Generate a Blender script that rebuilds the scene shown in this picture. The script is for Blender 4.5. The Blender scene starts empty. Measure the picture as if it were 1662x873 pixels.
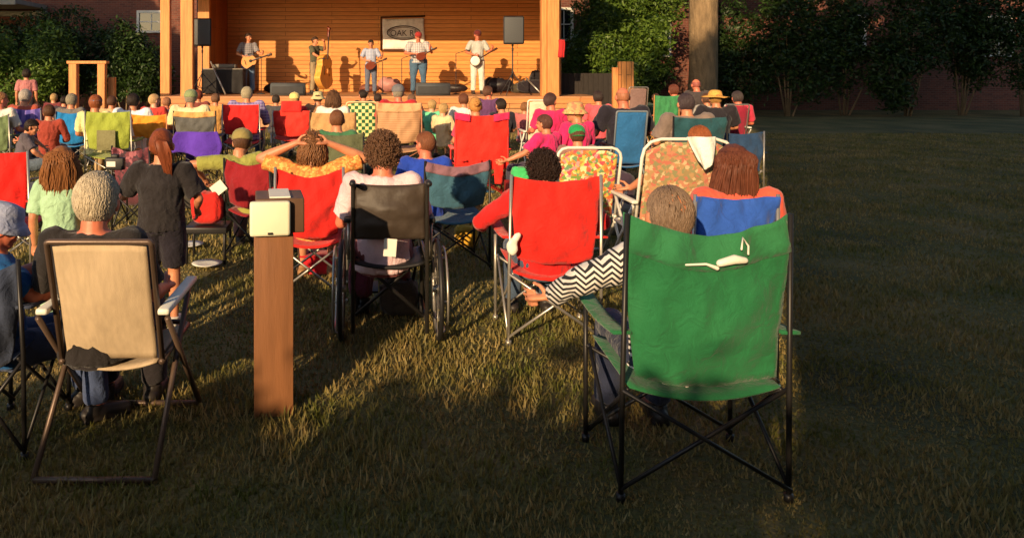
import bpy, bmesh, math, random
import numpy as np
from mathutils import Vector, Matrix, noise, Euler
random.seed(7); np.random.seed(7)
SC = bpy.context.scene; COL = SC.collection
R = math.radians
F = 1200.0; EYE = 1.65; HY = 113.0       # focal length in photo pixels, eye height, horizon row
# ---------------------------------------------------------------- camera, sky, sun, exposure
cam = bpy.data.objects.new('camera', bpy.data.cameras.new('camera')); COL.objects.link(cam); SC.camera = cam
cam.location = (0, 0, EYE); cam.rotation_euler = (R(90), 0, 0)
cam.data.sensor_width = 36; cam.data.lens = F / 1662 * 36
cam.data.shift_x = (831 - 600) / 1662; cam.data.shift_y = -(436.5 - HY) / 1662
cam.data.clip_end = 600; cam.data.clip_start = 0.05
SUN_EL, SUN_AZ = 17.0, 27.0               # sun behind the camera, 27 degrees to the left
w = bpy.data.worlds.new('World'); SC.world = w; w.use_nodes = True
sky = w.node_tree.nodes.new('ShaderNodeTexSky'); sky.sky_type = 'NISHITA'; sky.sun_disc = False
sky.sun_elevation = R(SUN_EL); sky.sun_rotation = R(180 + SUN_AZ)
w.node_tree.links.new(sky.outputs[0], w.node_tree.nodes['Background'].inputs[0])
w.node_tree.nodes['Background'].inputs[1].default_value = 0.12
sun = bpy.data.objects.new('sun', bpy.data.lights.new('sun', 'SUN')); COL.objects.link(sun)
sun.data.energy = 5.0; sun.data.angle = R(0.5); sun.data.color = (1.0, 0.71, 0.40)
sd = Vector((-math.sin(R(SUN_AZ)) * math.cos(R(SUN_EL)), -math.cos(R(SUN_AZ)) * math.cos(R(SUN_EL)), math.sin(R(SUN_EL))))
sun.rotation_euler = sd.to_track_quat('Z', 'Y').to_euler()
SC.view_settings.view_transform = 'Standard'; SC.view_settings.look = 'None'
SC.view_settings.gamma = 1; SC.view_settings.exposure = 0.42
SC.render.engine = 'CYCLES'; SC.cycles.max_bounces = 5; SC.cycles.use_denoising = True

# ---------------------------------------------------------------- helpers
def lin(c):
    return tuple(((v / 255) / 12.92 if v / 255 <= .04045 else ((v / 255 + .055) / 1.055) ** 2.4) for v in c)
def PX(px, d): return (px - 600) / F * d
def PZ(py, d): return EYE - (py - HY) * d / F
MATS = {}
def nodes_of(name):
    m = bpy.data.materials.new(name); m.use_nodes = True
    nt = m.node_tree; b = nt.nodes['Principled BSDF']; return m, nt, b
def N(nt, t, **kw):
    n = nt.nodes.new(t)
    for k, v in kw.items():
        if k.startswith('_'): setattr(n, k[1:], v)
        else: n.inputs[k.replace('_', ' ')].default_value = v
    return n
def L(nt, a, b): nt.links.new(a, b)
def ramp(nt, fac, stops, interp='LINEAR'):
    r = nt.nodes.new('ShaderNodeValToRGB'); r.color_ramp.interpolation = interp
    while len(r.color_ramp.elements) < len(stops): r.color_ramp.elements.new(0.5)
    for e, (p, c) in zip(r.color_ramp.elements, stops): e.position = p; e.color = (*c, 1)
    L(nt, fac, r.inputs[0]); return r
def coord(nt, out='Object', scale=(1, 1, 1), rot=(0, 0, 0)):
    tc = nt.nodes.new('ShaderNodeTexCoord'); mp = nt.nodes.new('ShaderNodeMapping')
    mp.inputs['Scale'].default_value = scale; mp.inputs['Rotation'].default_value = rot
    L(nt, tc.outputs[out], mp.inputs[0]); return mp.outputs[0]
def bump(nt, b, h, strength=.3, dist=.01):
    n = N(nt, 'ShaderNodeBump', Strength=strength, Distance=dist); L(nt, h, n.inputs['Height']); L(nt, n.outputs[0], b.inputs['Normal'])
def solid(name, rgb, rough=.6, var=.12, scale=8, bmp=.15, metal=0, bd=.004, stretch=(1, 1, 1), spec=.4):
    """plain coloured surface with blotchy variation and a fine bump"""
    if name in MATS: return MATS[name]
    m, nt, b = nodes_of(name); c = lin(rgb)
    co = coord(nt, scale=stretch)
    nz = N(nt, 'ShaderNodeTexNoise', Scale=scale, Detail=5.0); L(nt, co, nz.inputs['Vector'])
    r = ramp(nt, nz.outputs[0], [(.3, tuple(v * (1 - var) for v in c)), (.7, tuple(min(1, v * (1 + var)) for v in c))])
    L(nt, r.outputs[0], b.inputs['Base Color']); b.inputs['Roughness'].default_value = rough; b.inputs['Metallic'].default_value = metal
    b.inputs['Specular IOR Level'].default_value = spec
    if bmp:
        n2 = N(nt, 'ShaderNodeTexNoise', Scale=scale * 6, Detail=4.0); L(nt, co, n2.inputs['Vector']); bump(nt, b, n2.outputs[0], bmp, bd)
    MATS[name] = m; return m
def fabric(rgb, kind=''):
    key = 'fabric_%d_%d_%d%s' % (*rgb, kind)
    if key in MATS: return MATS[key]
    m, nt, b = nodes_of(key); c = lin(rgb); co = coord(nt)
    nz = N(nt, 'ShaderNodeTexNoise', Scale=5.0, Detail=4.0); L(nt, co, nz.inputs['Vector'])
    r = ramp(nt, nz.outputs[0], [(.25, tuple(v * .72 for v in c)), (.5, c), (.75, tuple(min(1, v * 1.12 + .006) for v in c))])
    L(nt, r.outputs[0], b.inputs['Base Color']); b.inputs['Roughness'].default_value = .85; b.inputs['Specular IOR Level'].default_value = .2
    b.inputs['Sheen Weight'].default_value = .15
    n2 = N(nt, 'ShaderNodeTexNoise', Scale=14.0, Detail=3.0, Distortion=1.2); L(nt, co, n2.inputs['Vector'])
    n3 = N(nt, 'ShaderNodeTexNoise', Scale=220.0); L(nt, co, n3.inputs['Vector'])
    mx = N(nt, 'ShaderNodeMath', _operation='MULTIPLY_ADD'); L(nt, n3.outputs[0], mx.inputs[0]); mx.inputs[1].default_value = .12; L(nt, n2.outputs[0], mx.inputs[2])
    bump(nt, b, mx.outputs[0], .7, .018)
    MATS[key] = m; return m
def plaid(name, base, c1, c2, s=14):
    if name in MATS: return MATS[name]
    m, nt, b = nodes_of(name); co = coord(nt)
    out = None; col = N(nt, 'ShaderNodeRGB'); col.outputs[0].default_value = (*lin(base), 1); cur = col.outputs[0]
    for ax, cc, sc in (('X', c1, s), ('Z', c2, s), ('X', c2, s * 2.3)):
        wv = N(nt, 'ShaderNodeTexWave', Scale=sc / 6.28 * 2, _bands_direction=ax); L(nt, co, wv.inputs['Vector'])
        rr = ramp(nt, wv.outputs['Fac'], [(.62, (0, 0, 0)), (.7, (1, 1, 1))])
        mx = N(nt, 'ShaderNodeMix', _data_type='RGBA'); mu = N(nt, 'ShaderNodeMath', _operation='MULTIPLY'); mu.inputs[1].default_value = .7
        L(nt, rr.outputs[0], mu.inputs[0]); L(nt, mu.outputs[0], mx.inputs[0]); L(nt, cur, mx.inputs[6]); mx.inputs[7].default_value = (*lin(cc), 1); cur = mx.outputs[2]
    L(nt, cur, b.inputs['Base Color']); b.inputs['Roughness'].default_value = .85
    MATS[name] = m; return m
def floral(name, cols, s=16):
    if name in MATS: return MATS[name]
    m, nt, b = nodes_of(name); co = coord(nt)
    nz = N(nt, 'ShaderNodeTexNoise', Scale=22.0, Detail=3.0); L(nt, co, nz.inputs['Vector'])
    ad = N(nt, 'ShaderNodeMix', _data_type='VECTOR'); ad.inputs[0].default_value = .06; L(nt, co, ad.inputs[4]); L(nt, nz.outputs['Color'], ad.inputs[5])
    vo = N(nt, 'ShaderNodeTexVoronoi', Scale=float(s)); L(nt, ad.outputs[1], vo.inputs['Vector'])
    sp = N(nt, 'ShaderNodeSeparateColor'); L(nt, vo.outputs['Color'], sp.inputs[0])
    r = ramp(nt, sp.outputs[0], [(i / len(cols), lin(c)) for i, c in enumerate(cols)], 'CONSTANT')
    L(nt, r.outputs[0], b.inputs['Base Color']); b.inputs['Roughness'].default_value = .8
    MATS[name] = m; return m
def checker(name, a, c, s=9):
    if name in MATS: return MATS[name]
    m, nt, b = nodes_of(name); co = coord(nt)
    mp = nt.nodes.new('ShaderNodeSeparateXYZ'); L(nt, co, mp.inputs[0]); cb = nt.nodes.new('ShaderNodeCombineXYZ'); L(nt, mp.outputs[0], cb.inputs[0]); L(nt, mp.outputs[2], cb.inputs[1]); cb.inputs[2].default_value = .013
    ck = N(nt, 'ShaderNodeTexChecker', Scale=float(s)); L(nt, cb.outputs[0], ck.inputs['Vector'])
    ck.inputs['Color1'].default_value = (*lin(a), 1); ck.inputs['Color2'].default_value = (*lin(c), 1)
    L(nt, ck.outputs[0], b.inputs['Base Color']); b.inputs['Roughness'].default_value = .75
    MATS[name] = m; return m
def stripes(name, a, c, freq, axis='Z', zig=0.0, zf=10):
    if name in MATS: return MATS[name]
    m, nt, b = nodes_of(name); co = coord(nt); sp = nt.nodes.new('ShaderNodeSeparateXYZ'); L(nt, co, sp.inputs[0])
    v = sp.outputs[{'X': 0, 'Y': 1, 'Z': 2}[axis]]
    if zig:
        pp = N(nt, 'ShaderNodeMath', _operation='PINGPONG'); pp.inputs[1].default_value = 1 / zf; L(nt, sp.outputs[0], pp.inputs[0])
        ma = N(nt, 'ShaderNodeMath', _operation='MULTIPLY_ADD'); L(nt, pp.outputs[0], ma.inputs[0]); ma.inputs[1].default_value = zig; L(nt, v, ma.inputs[2]); v = ma.outputs[0]
    mu = N(nt, 'ShaderNodeMath', _operation='MULTIPLY'); L(nt, v, mu.inputs[0]); mu.inputs[1].default_value = freq
    fr = N(nt, 'ShaderNodeMath', _operation='FRACT'); L(nt, mu.outputs[0], fr.inputs[0])
    r = ramp(nt, fr.outputs[0], [(0, lin(a)), (.5, lin(c))], 'CONSTANT')
    L(nt, r.outputs[0], b.inputs['Base Color']); b.inputs['Roughness'].default_value = .85
    MATS[name] = m; return m
def hairmat(rgb):
    key = 'hair_%d_%d_%d' % rgb
    if key in MATS: return MATS[key]
    m, nt, b = nodes_of(key); c = lin(rgb); co = coord(nt, scale=(1, 1, .12))
    nz = N(nt, 'ShaderNodeTexNoise', Scale=110.0, Detail=3.0); L(nt, co, nz.inputs['Vector'])
    g = nt.nodes.new('ShaderNodeNewGeometry'); ad = N(nt, 'ShaderNodeMath', _operation='MULTIPLY_ADD')
    L(nt, g.outputs['Random Per Island'], ad.inputs[0]); ad.inputs[1].default_value = .2; L(nt, nz.outputs[0], ad.inputs[2])
    r = ramp(nt, ad.outputs[0], [(.3, tuple(v * .6 for v in c)), (.6, tuple(v * .85 for v in c)), (.95, tuple(min(1, v * 1.25) for v in c))])
    L(nt, r.outputs[0], b.inputs['Base Color']); b.inputs['Roughness'].default_value = .5; b.inputs['Specular IOR Level'].default_value = .3
    bump(nt, b, nz.outputs[0], .2, .004)
    MATS[key] = m; return m
def skinmat(rgb):
    key = 'skin_%d_%d_%d' % rgb
    if key in MATS: return MATS[key]
    m, nt, b = nodes_of(key); c = lin(rgb); co = coord(nt)
    nz = N(nt, 'ShaderNodeTexNoise', Scale=12.0, Detail=4.0); L(nt, co, nz.inputs['Vector'])
    r = ramp(nt, nz.outputs[0], [(.3, (c[0] * .9, c[1] * .8, c[2] * .78)), (.7, (c[0] * 1.05, c[1] * 1.05, c[2]))])
    L(nt, r.outputs[0], b.inputs['Base Color']); b.inputs['Roughness'].default_value = .5
    b.inputs['Subsurface Weight'].default_value = .08; b.inputs['Subsurface Radius'].default_value = (.02, .008, .004)
    bump(nt, b, nz.outputs[0], .2, .004)
    MATS[key] = m; return m

def mesh_of(bm, name='m', smooth=True):
    me = bpy.data.meshes.new(name); bm.normal_update(); bm.to_mesh(me); bm.free()
    if smooth: me.polygons.foreach_set('use_smooth', [True] * len(me.polygons))
    return me
def obj(name, data, mat=None, parent=None, smooth=True, loc=(0, 0, 0), rot=(0, 0, 0)):
    if isinstance(data, bmesh.types.BMesh): data = mesh_of(data, name, smooth)
    o = bpy.data.objects.new(name, data); COL.objects.link(o); o.location = loc; o.rotation_euler = rot
    if mat is not None:
        for mm in (mat if isinstance(mat, (list, tuple)) else [mat]): data.materials.append(mm)
    if parent: o.parent = parent
    return o
def shared(name, data, mats, parent, loc=(0, 0, 0), rot=(0, 0, 0)):
    """an object on shared mesh data whose materials live on the object"""
    o = bpy.data.objects.new(name, data); COL.objects.link(o); o.parent = parent; o.location = loc; o.rotation_euler = rot
    while len(data.materials) < len(mats): data.materials.append(None)
    for i, mm in enumerate(mats): o.material_slots[i].link = 'OBJECT'; o.material_slots[i].material = mm
    return o
def tag(o, label, cat, group=None, kind=None):
    o['label'] = label; o['category'] = cat
    if group: o['group'] = group
    if kind: o['kind'] = kind
    return o
def thing(name, label, cat, loc=(0, 0, 0), yaw=0, group=None, s=1):
    o = bpy.data.objects.new(name, None); COL.objects.link(o); o.location = loc; o.rotation_euler = (0, 0, yaw); o.scale = (s, s, s) if not isinstance(s, tuple) else s
    o.empty_display_size = .1
    return tag(o, label, cat, group)
def struct(name, data, mat, smooth=False, **k):
    o = obj(name, data, mat, smooth=smooth, **k); o['kind'] = 'structure'; return o

def box(bm, c, s, rot=None, bev=0):
    r = bmesh.ops.create_cube(bm, size=1.0); vs = r['verts']
    bmesh.ops.scale(bm, vec=s, verts=vs)
    if bev:
        es = list({e for v in vs for e in v.link_edges})
        rr = bmesh.ops.bevel(bm, geom=es, offset=bev, segments=2, affect='EDGES', profile=.6); vs = list({v for f in rr['faces'] for v in f.verts} | {v for v in vs if v.is_valid})
    if rot: bmesh.ops.rotate(bm, cent=(0, 0, 0), matrix=Euler(rot).to_matrix(), verts=vs)
    bmesh.ops.translate(bm, vec=c, verts=vs); return vs
def frame_of(d):
    d = d.normalized(); up = Vector((0, 0, 1)) if abs(d.z) < .9 else Vector((0, 1, 0))
    a = d.cross(up).normalized(); return a, a.cross(d).normalized()
def tube(bm, pts, rad, seg=8, rnd=False, flat=1.0):
    """closed tube through points; rad a number or a list; rnd gives round ends"""
    pts = [Vector(p) for p in pts]; n = len(pts)
    rad = list(rad) if isinstance(rad, (list, tuple)) else [rad] * n
    if rnd:
        d0 = (pts[0] - pts[1]).normalized(); d1 = (pts[-1] - pts[-2]).normalized(); p2, r2 = [], []
        for a in (85, 60, 30): p2.append(pts[0] + d0 * rad[0] * math.sin(R(a))); r2.append(rad[0] * math.cos(R(a)))
        p2 += pts; r2 += rad
        for a in (30, 60, 85): p2.append(pts[-1] + d1 * rad[-1] * math.sin(R(a))); r2.append(rad[-1] * math.cos(R(a)))
        pts, rad = p2, r2; n = len(pts)
    rings = []; a = None
    for i in range(n):
        d = (pts[min(i + 1, n - 1)] - pts[max(i - 1, 0)]); d = d.normalized() if d.length > 1e-9 else Vector((0, 0, 1))
        if a is None: a, b = frame_of(d)
        else:
            a = (a - d * a.dot(d)); a = a.normalized() if a.length > 1e-6 else frame_of(d)[0]
        b = a.cross(d).normalized()
        rings.append([bm.verts.new(pts[i] + a * rad[i] * math.cos(2 * math.pi * k / seg) + b * rad[i] * flat * math.sin(2 * math.pi * k / seg)) for k in range(seg)])
    for i in range(n - 1):
        for k in range(seg):
            bm.faces.new((rings[i][k], rings[i + 1][k], rings[i + 1][(k + 1) % seg], rings[i][(k + 1) % seg]))
    bm.faces.new(rings[0]); bm.faces.new(rings[-1][::-1])
def ell(bm, c, r, rot=None, u=16, v=10):
    rr = bmesh.ops.create_uvsphere(bm, u_segments=u, v_segments=v, radius=1.0); vs = rr['verts']
    bmesh.ops.scale(bm, vec=r, verts=vs)
    if rot: bmesh.ops.rotate(bm, cent=(0, 0, 0), matrix=Euler(rot).to_matrix(), verts=vs)
    bmesh.ops.translate(bm, vec=c, verts=vs); return vs
def loft(bm, rings, seg=20):
    """rings: (centre, rx, ry) in horizontal planes, closed at both ends"""
    rs = []
    for c, rx, ry in rings:
        rs.append([bm.verts.new((c[0] + rx * math.cos(2 * math.pi * k / seg), c[1] + ry * math.sin(2 * math.pi * k / seg), c[2])) for k in range(seg)])
    for i in range(len(rs) - 1):
        for k in range(seg): bm.faces.new((rs[i][k], rs[i][(k + 1) % seg], rs[i + 1][(k + 1) % seg], rs[i + 1][k]))
    bm.faces.new(rs[0][::-1]); bm.faces.new(rs[-1])
def lathe(bm, prof, c=(0, 0, 0), seg=20):
    rs = []
    for r, z in prof: rs.append([bm.verts.new((c[0] + max(r, 1e-4) * math.cos(2 * math.pi * k / seg), c[1] + max(r, 1e-4) * math.sin(2 * math.pi * k / seg), c[2] + z)) for k in range(seg)])
    for i in range(len(rs) - 1):
        for k in range(seg): bm.faces.new((rs[i][k], rs[i][(k + 1) % seg], rs[i + 1][(k + 1) % seg], rs[i + 1][k]))
    bm.faces.new(rs[0][::-1]); bm.faces.new(rs[-1])
def prism(bm, outline, y0, y1):
    """outline in the xz plane, from y0 to y1"""
    a = [bm.verts.new((x, y0, z)) for x, z in outline]; b = [bm.verts.new((x, y1, z)) for x, z in outline]; n = len(a)
    bm.faces.new(a); bm.faces.new(b[::-1])
    for i in range(n): bm.faces.new((a[i], b[i], b[(i + 1) % n], a[(i + 1) % n]))
def remesh(bm, voxel, smooth=2, disp=0, freq=8, name='m'):
    bmesh.ops.recalc_face_normals(bm, faces=bm.faces)
    me = bpy.data.meshes.new('tmp'); bm.to_mesh(me); bm.free()
    o = bpy.data.objects.new('tmp', me); COL.objects.link(o)
    md = o.modifiers.new('r', 'REMESH'); md.mode = 'VOXEL'; md.voxel_size = voxel
    if smooth: s = o.modifiers.new('s', 'SMOOTH'); s.factor = .5; s.iterations = smooth
    dg = bpy.context.evaluated_depsgraph_get(); out = bpy.data.meshes.new_from_object(o.evaluated_get(dg))
    bpy.data.objects.remove(o); bpy.data.meshes.remove(me); out.name = name
    n = len(out.polygons); out.polygons.foreach_set('use_smooth', [True] * n)
    if disp:
        for v in out.vertices:
            p = v.co; q = Vector((p.x * freq, p.y * freq, p.z * freq * .55))
            k = noise.noise(q) + .5 * noise.noise(q * 2.3); k2 = 1 - abs(noise.noise(q * 1.1 + Vector((9, 2, 4)))) * 3
            v.co = p + v.normal * disp * (k + .6 * max(k2, 0))
    return out

# ---------------------------------------------------------------- people
V = Vector
def seated(**k):
    P = dict(kind='seat', pelvis=V((0, 0, .50)), belly=V((0, -.03, .66)), chest=V((0, -.06, .86)), neck=V((0, -.05, 1.05)), head=V((0, -.01, 1.175)),
             sh=[V((.185, -.06, .995)), V((-.185, -.06, .995))], el=[V((.27, .0, .73)), V((-.27, .0, .73))], wr=[V((.26, .24, .69)), V((-.26, .24, .69))],
             hd=[V((0, 1, -.1)), V((0, 1, -.1))], hip=[V((.09, .03, .49)), V((-.09, .03, .49))], kn=[V((.13, .44, .53)), V((-.13, .44, .53))],
             an=[V((.13, .48, .10)), V((-.13, .48, .10))], yaw=0, tilt=0, hs=1.0, fat=1.0, top=1.295)
    P.update(k); return P
def standing(**k):
    P = dict(kind='stand', pelvis=V((0, 0, .95)), belly=V((0, 0, 1.08)), chest=V((0, -.01, 1.28)), neck=V((0, -.01, 1.47)), head=V((0, .015, 1.615)),
             sh=[V((.18, -.01, 1.405)), V((-.18, -.01, 1.405))], el=[V((.24, -.03, 1.12)), V((-.24, -.03, 1.12))], wr=[V((.25, .04, .88)), V((-.25, .04, .88))],
             hd=[V((0, .1, -1)), V((0, .1, -1))], hip=[V((.09, 0, .91)), V((-.09, 0, .91))], kn=[V((.11, .02, .50)), V((-.11, .02, .50))],
             an=[V((.12, -.01, .09)), V((-.12, -.01, .09))], yaw=0, tilt=0, hs=1.0, fat=1.0, top=1.735)
    P.update(k); return P
def head_rot(P): return Euler((P['tilt'], 0, P['yaw'])).to_matrix()
def torso_rings(P, g, lo=True):
    pe, be, ch, ne = P['pelvis'], P['belly'], P['chest'], P['neck']; f = P['fat']; up = V((0, 0, 1)); slope = ch - pe
    r = []
    if lo: r.append((pe - up * .09, .115 * f + g, .10 * f + g))
    r += [(pe, .158 * f + g, .118 * f + g), (be, .14 * f * (1.06 if f > 1 else 1) + g, .108 * f * (1.15 if f > 1.1 else 1) + g), (ch.lerp(be, .45), .15 * f + g, .112 * f + g), (ch, .168 * f + g, .112 * f + g),
          (ch.lerp(P['neck'], .5), .17 * min(f, 1.1) + g, .092 + g), (ch.lerp(P['neck'], .78), .145 + g * .8, .08 + g * .6), (P['neck'], .068 + g * .5, .064 + g * .5)]
    return r
def hand(bm, w, d, inward, curl=.5, s=1.0, thumb_up=V((0, 0, 1))):
    d = d.normalized(); side = thumb_up - d * thumb_up.dot(d); side = side.normalized() if side.length > .05 else frame_of(d)[0]
    n = d.cross(side); n = n if n.dot(inward) > 0 else -n                       # palm normal
    tube(bm, [w, w + d * .03 * s, w + d * .085 * s], [.024 * s, .032 * s, .036 * s], seg=10, rnd=True, flat=.5)
    for i, (o, ln) in enumerate(((.034, .070), (.0115, .080), (-.0115, .074), (-.033, .058))):
        b0 = w + d * .075 * s + side * o * s; b1 = b0 + (d + side * o * 4.0 + n * curl * .35) .normalized() * ln * .5 * s; b2 = b1 + (d * (1 - curl * .7) + n * curl).normalized() * ln * .55 * s
        b3 = b2 + (d * (1 - curl * 1.3) + n * curl * 1.4).normalized() * ln * .3 * s
        tube(bm, [b0, b1, b2, b3], [.0085 * s, .0082 * s, .0078 * s, .007 * s], seg=8, rnd=True)
    t0 = w + d * .02 * s + side * .024 * s; t1 = t0 + (d * .6 + side * .8 + n * .2).normalized() * .042 * s; t2 = t1 + (d * .9 + side * .3 + n * curl * .5).normalized() * .035 * s
    tube(bm, [t0, t1, t2], [.014 * s, .011 * s, .009 * s], seg=8, rnd=True)
def add_head(bm, P):
    M = head_rot(P); s = P['hs']; h = P['head']; e = Euler((P['tilt'], 0, P['yaw']))
    def q(x, y, z): return h + M @ (V((x, y, z)) * s)
    ell(bm, q(0, -.008, .022), (.078 * s, .098 * s, .098 * s), e)
    ell(bm, q(0, .03, -.035), (.060 * s, .066 * s, .078 * s), e)
    ell(bm, q(0, .058, -.085), (.034 * s, .032 * s, .030 * s), e)
    tube(bm, [q(0, .092, .018), q(0, .108, -.012), q(0, .116, -.024)], [.008 * s, .011 * s, .015 * s], rnd=True)
    tube(bm, [q(-.045, .082, .03), q(0, .09, .033), q(.045, .082, .03)], .010 * s, rnd=True)
    tube(bm, [q(-.024, .088, -.056), q(0, .093, -.055), q(.024, .088, -.056)], .008 * s, rnd=True)
    for sx in (-1, 1):
        ell(bm, q(sx * .086, -.008, -.006), (.012 * s, .021 * s, .034 * s), Euler((P['tilt'], 0, P['yaw'] - sx * .35)), 10, 8)
        ell(bm, q(sx * .031, .083, .008), (.013 * s, .010 * s, .009 * s), e, 10, 6)
        ell(bm, q(sx * .040, .066, -.030), (.022 * s, .02 * s, .02 * s), e, 10, 6)
def foot(bm, an, g=0, fwd=V((0, 1, 0)), z0=0):
    s = fwd.cross(V((0, 0, 1)))
    base = an - V((0, 0, an.z - z0 - .035))
    tube(bm, [an + V((0, -.0, -.01)), an.lerp(base, .7) - fwd * .01], [.042 + g, .044 + g], rnd=True)
    tube(bm, [base - fwd * .045, base + fwd * .06, base + fwd * .15], [.034 + g, .038 + g, .03 + g], rnd=True, flat=.85)
BODY = {}
def body_mesh(key, P):
    if key in BODY: return BODY[key]
    bm = bmesh.new(); loft(bm, torso_rings(P, 0)); f = P['fat']
    tube(bm, [P['neck'] - V((0, .005, .05)), P['neck'] + V((0, .0, .04)), P['head'] + V((0, -.015, -.05))], [.068, .06, .058], 14, True)
    add_head(bm, P)
    for i in (0, 1):
        sh, el, wr = P['sh'][i], P['el'][i], P['wr'][i]
        tube(bm, [sh, sh.lerp(el, .35), sh.lerp(el, .85), el], [.056 * f, .05 * f, .041, .04], 14, True)
        tube(bm, [el, el.lerp(wr, .3), el.lerp(wr, .8), wr], [.04, .042, .03, .026], 12, True)
        tube(bm, [P['chest'].lerp(P['neck'], .3), sh], [.085, .058], 12, True)
        hand(bm, wr, P['hd'][i], V((-(1 if i == 0 else -1), .2, -.6)), P.get('curl', .55), 1.0, P.get('thumb', V((0, 0, 1))) if abs(P['hd'][i].z) < .8 else V((0, 1, 0)))
        hp, kn, an = P['hip'][i], P['kn'][i], P['an'][i]
        tube(bm, [hp, hp.lerp(kn, .4), hp.lerp(kn, .88), kn], [.09 * f, .08 * f, .058, .056], 14, True)
        tube(bm, [kn, kn.lerp(an, .3), kn.lerp(an, .8), an], [.055, .056, .038, .037], 12, True)
        foot(bm, an)
    me = remesh(bm, .0075, 1, name='body_' + key)
    M = head_rot(P).transposed(); h = P['head']; s = P['hs']
    for p in me.polygons:
        c = (M @ (p.center - h)) / s
        if c.y > .06:
            if min((c.x - .031) ** 2, (c.x + .031) ** 2) / .012 ** 2 + (c.z - .006) ** 2 / .0075 ** 2 < 1: p.material_index = 1
            elif abs(c.x) < .024 and abs(c.z + .057) < .0065: p.material_index = 2
            elif 0.015 < abs(c.x) < .048 and abs(c.z - .034) < .005: p.material_index = 1
    BODY[key] = me; return me
def shirt_mesh(key, P, sleeve, hem=.0):
    k = 'shirt_%s_%s_%s' % (key, sleeve, hem)
    if k in BODY: return BODY[k]
    bm = bmesh.new(); g = .02; rr = torso_rings(P, g, False)
    if hem:                                    # tunic or long loose shirt
        pe = P['pelvis']; rr = [(pe - V((0, 0, hem)), .20 * P['fat'], .16 * P['fat'])] + rr
    else: rr = [(P['pelvis'] - V((0, 0, .07)), .166 * P['fat'] + g, .124 * P['fat'] + g)] + rr
    c, rx, ry = rr[-1]; rr[-1] = (c - V((0, 0, .012)), rx, ry); loft(bm, rr, 28)
    f = P['fat']
    for i in (0, 1):
        sh, el, wr = P['sh'][i], P['el'][i], P['wr'][i]
        tube(bm, [P['chest'].lerp(P['neck'], .3), sh], [.1, .074], 14, True)
        if sleeve == 'none': continue
        if sleeve == 'short': tube(bm, [sh, sh.lerp(el, .4), sh.lerp(el, .82)], [.074 * f, .074 * f, .072 * f], 16)
        else:
            tube(bm, [sh, sh.lerp(el, .4), el], [.074 * f, .068 * f, .058], 16, True)
            tube(bm, [el, el.lerp(wr, .4), el.lerp(wr, .96)], [.058, .056, .042], 14)
        ell(bm, sh, (.076 * f, .074 * f, .074 * f), None, 14, 10)
    me = remesh(bm, .011, 2, .011, 11, k); BODY[k] = me; return me
def pants_mesh(key, P, leg):
    k = 'pants_%s_%s' % (key, leg)
    if k in BODY: return BODY[k]
    bm = bmesh.new(); g = .014; f = P['fat']; pe = P['pelvis']
    loft(bm, [(pe - V((0, 0, .10)), .125 * f + g, .11 * f + g), (pe, .160 * f + g, .12 * f + g), (pe.lerp(P['belly'], .45), .15 * f + g, .11 * f + g)], 24)
    for i in (0, 1):
        hp, kn, an = P['hip'][i], P['kn'][i], P['an'][i]
        if leg == 'long':
            tube(bm, [hp, hp.lerp(kn, .5), kn], [.108 * f, .095 * f, .078], 16, True); tube(bm, [kn, kn.lerp(an, .5), kn.lerp(an, .97)], [.078, .072, .068], 14)
        else: tube(bm, [hp, hp.lerp(kn, .5), hp.lerp(kn, .9)], [.108 * f, .1 * f, .092], 16)
        ell(bm, hp, (.108 * f,) * 3, None, 14, 10)
    me = remesh(bm, .012, 2, .009, 9, k); BODY[k] = me; return me
def shoe_mesh():
    if 'shoe' in BODY: return BODY['shoe']
    bm = bmesh.new()
    tube(bm, [V((0, -.055, .045)), V((0, .05, .045)), V((0, .165, .036))], [.045, .05, .04], 14, True, .85)
    tube(bm, [V((0, -.012, .10)), V((0, -.015, .05))], [.05, .052], 14)
    box(bm, (0, .055, .012), (.088, .27, .024), bev=.008)
    BODY['shoe'] = remesh(bm, .008, 1, name='shoe'); return BODY['shoe']
# ---- hair, as scalp shell plus locks, tufts or curls; head frame, face towards +Y
def scalp(bm, t, kind):
    rr = bmesh.ops.create_uvsphere(bm, u_segments=36, v_segments=26, radius=1.0)
    for v in rr['verts']:
        d = v.co.copy(); x, y, z = d
        line = z > .30 + max(0, y - .1) * .55 if y > -.05 else z > -.80 + max(0, y + .6) * 1.35
        if kind == 'bald': keep = z < .42 and y < .35 and z > -.62 and (y < .1 or z > -.2)
        else: keep = line and kind != 'thin'
        k = 1 + (t / .09 if keep else -.14)
        n = noise.noise(d * 3.5 + V((t * 999, 0, 0))) * .06 * (t > .005) + noise.noise(V((x * 16, y * 16, z * 3))) * .014 * (t > .006)
        v.co = V((x * .079 * (k + n), -.008 + y * .099 * (k + n), .022 + z * .099 * (k + n)))
HSEED = [0]
def spot(d): return (d.normalized() - V((.05, -.72, .66)).normalized()).length - .42 + .3 * noise.noise(d * 6)
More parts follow.
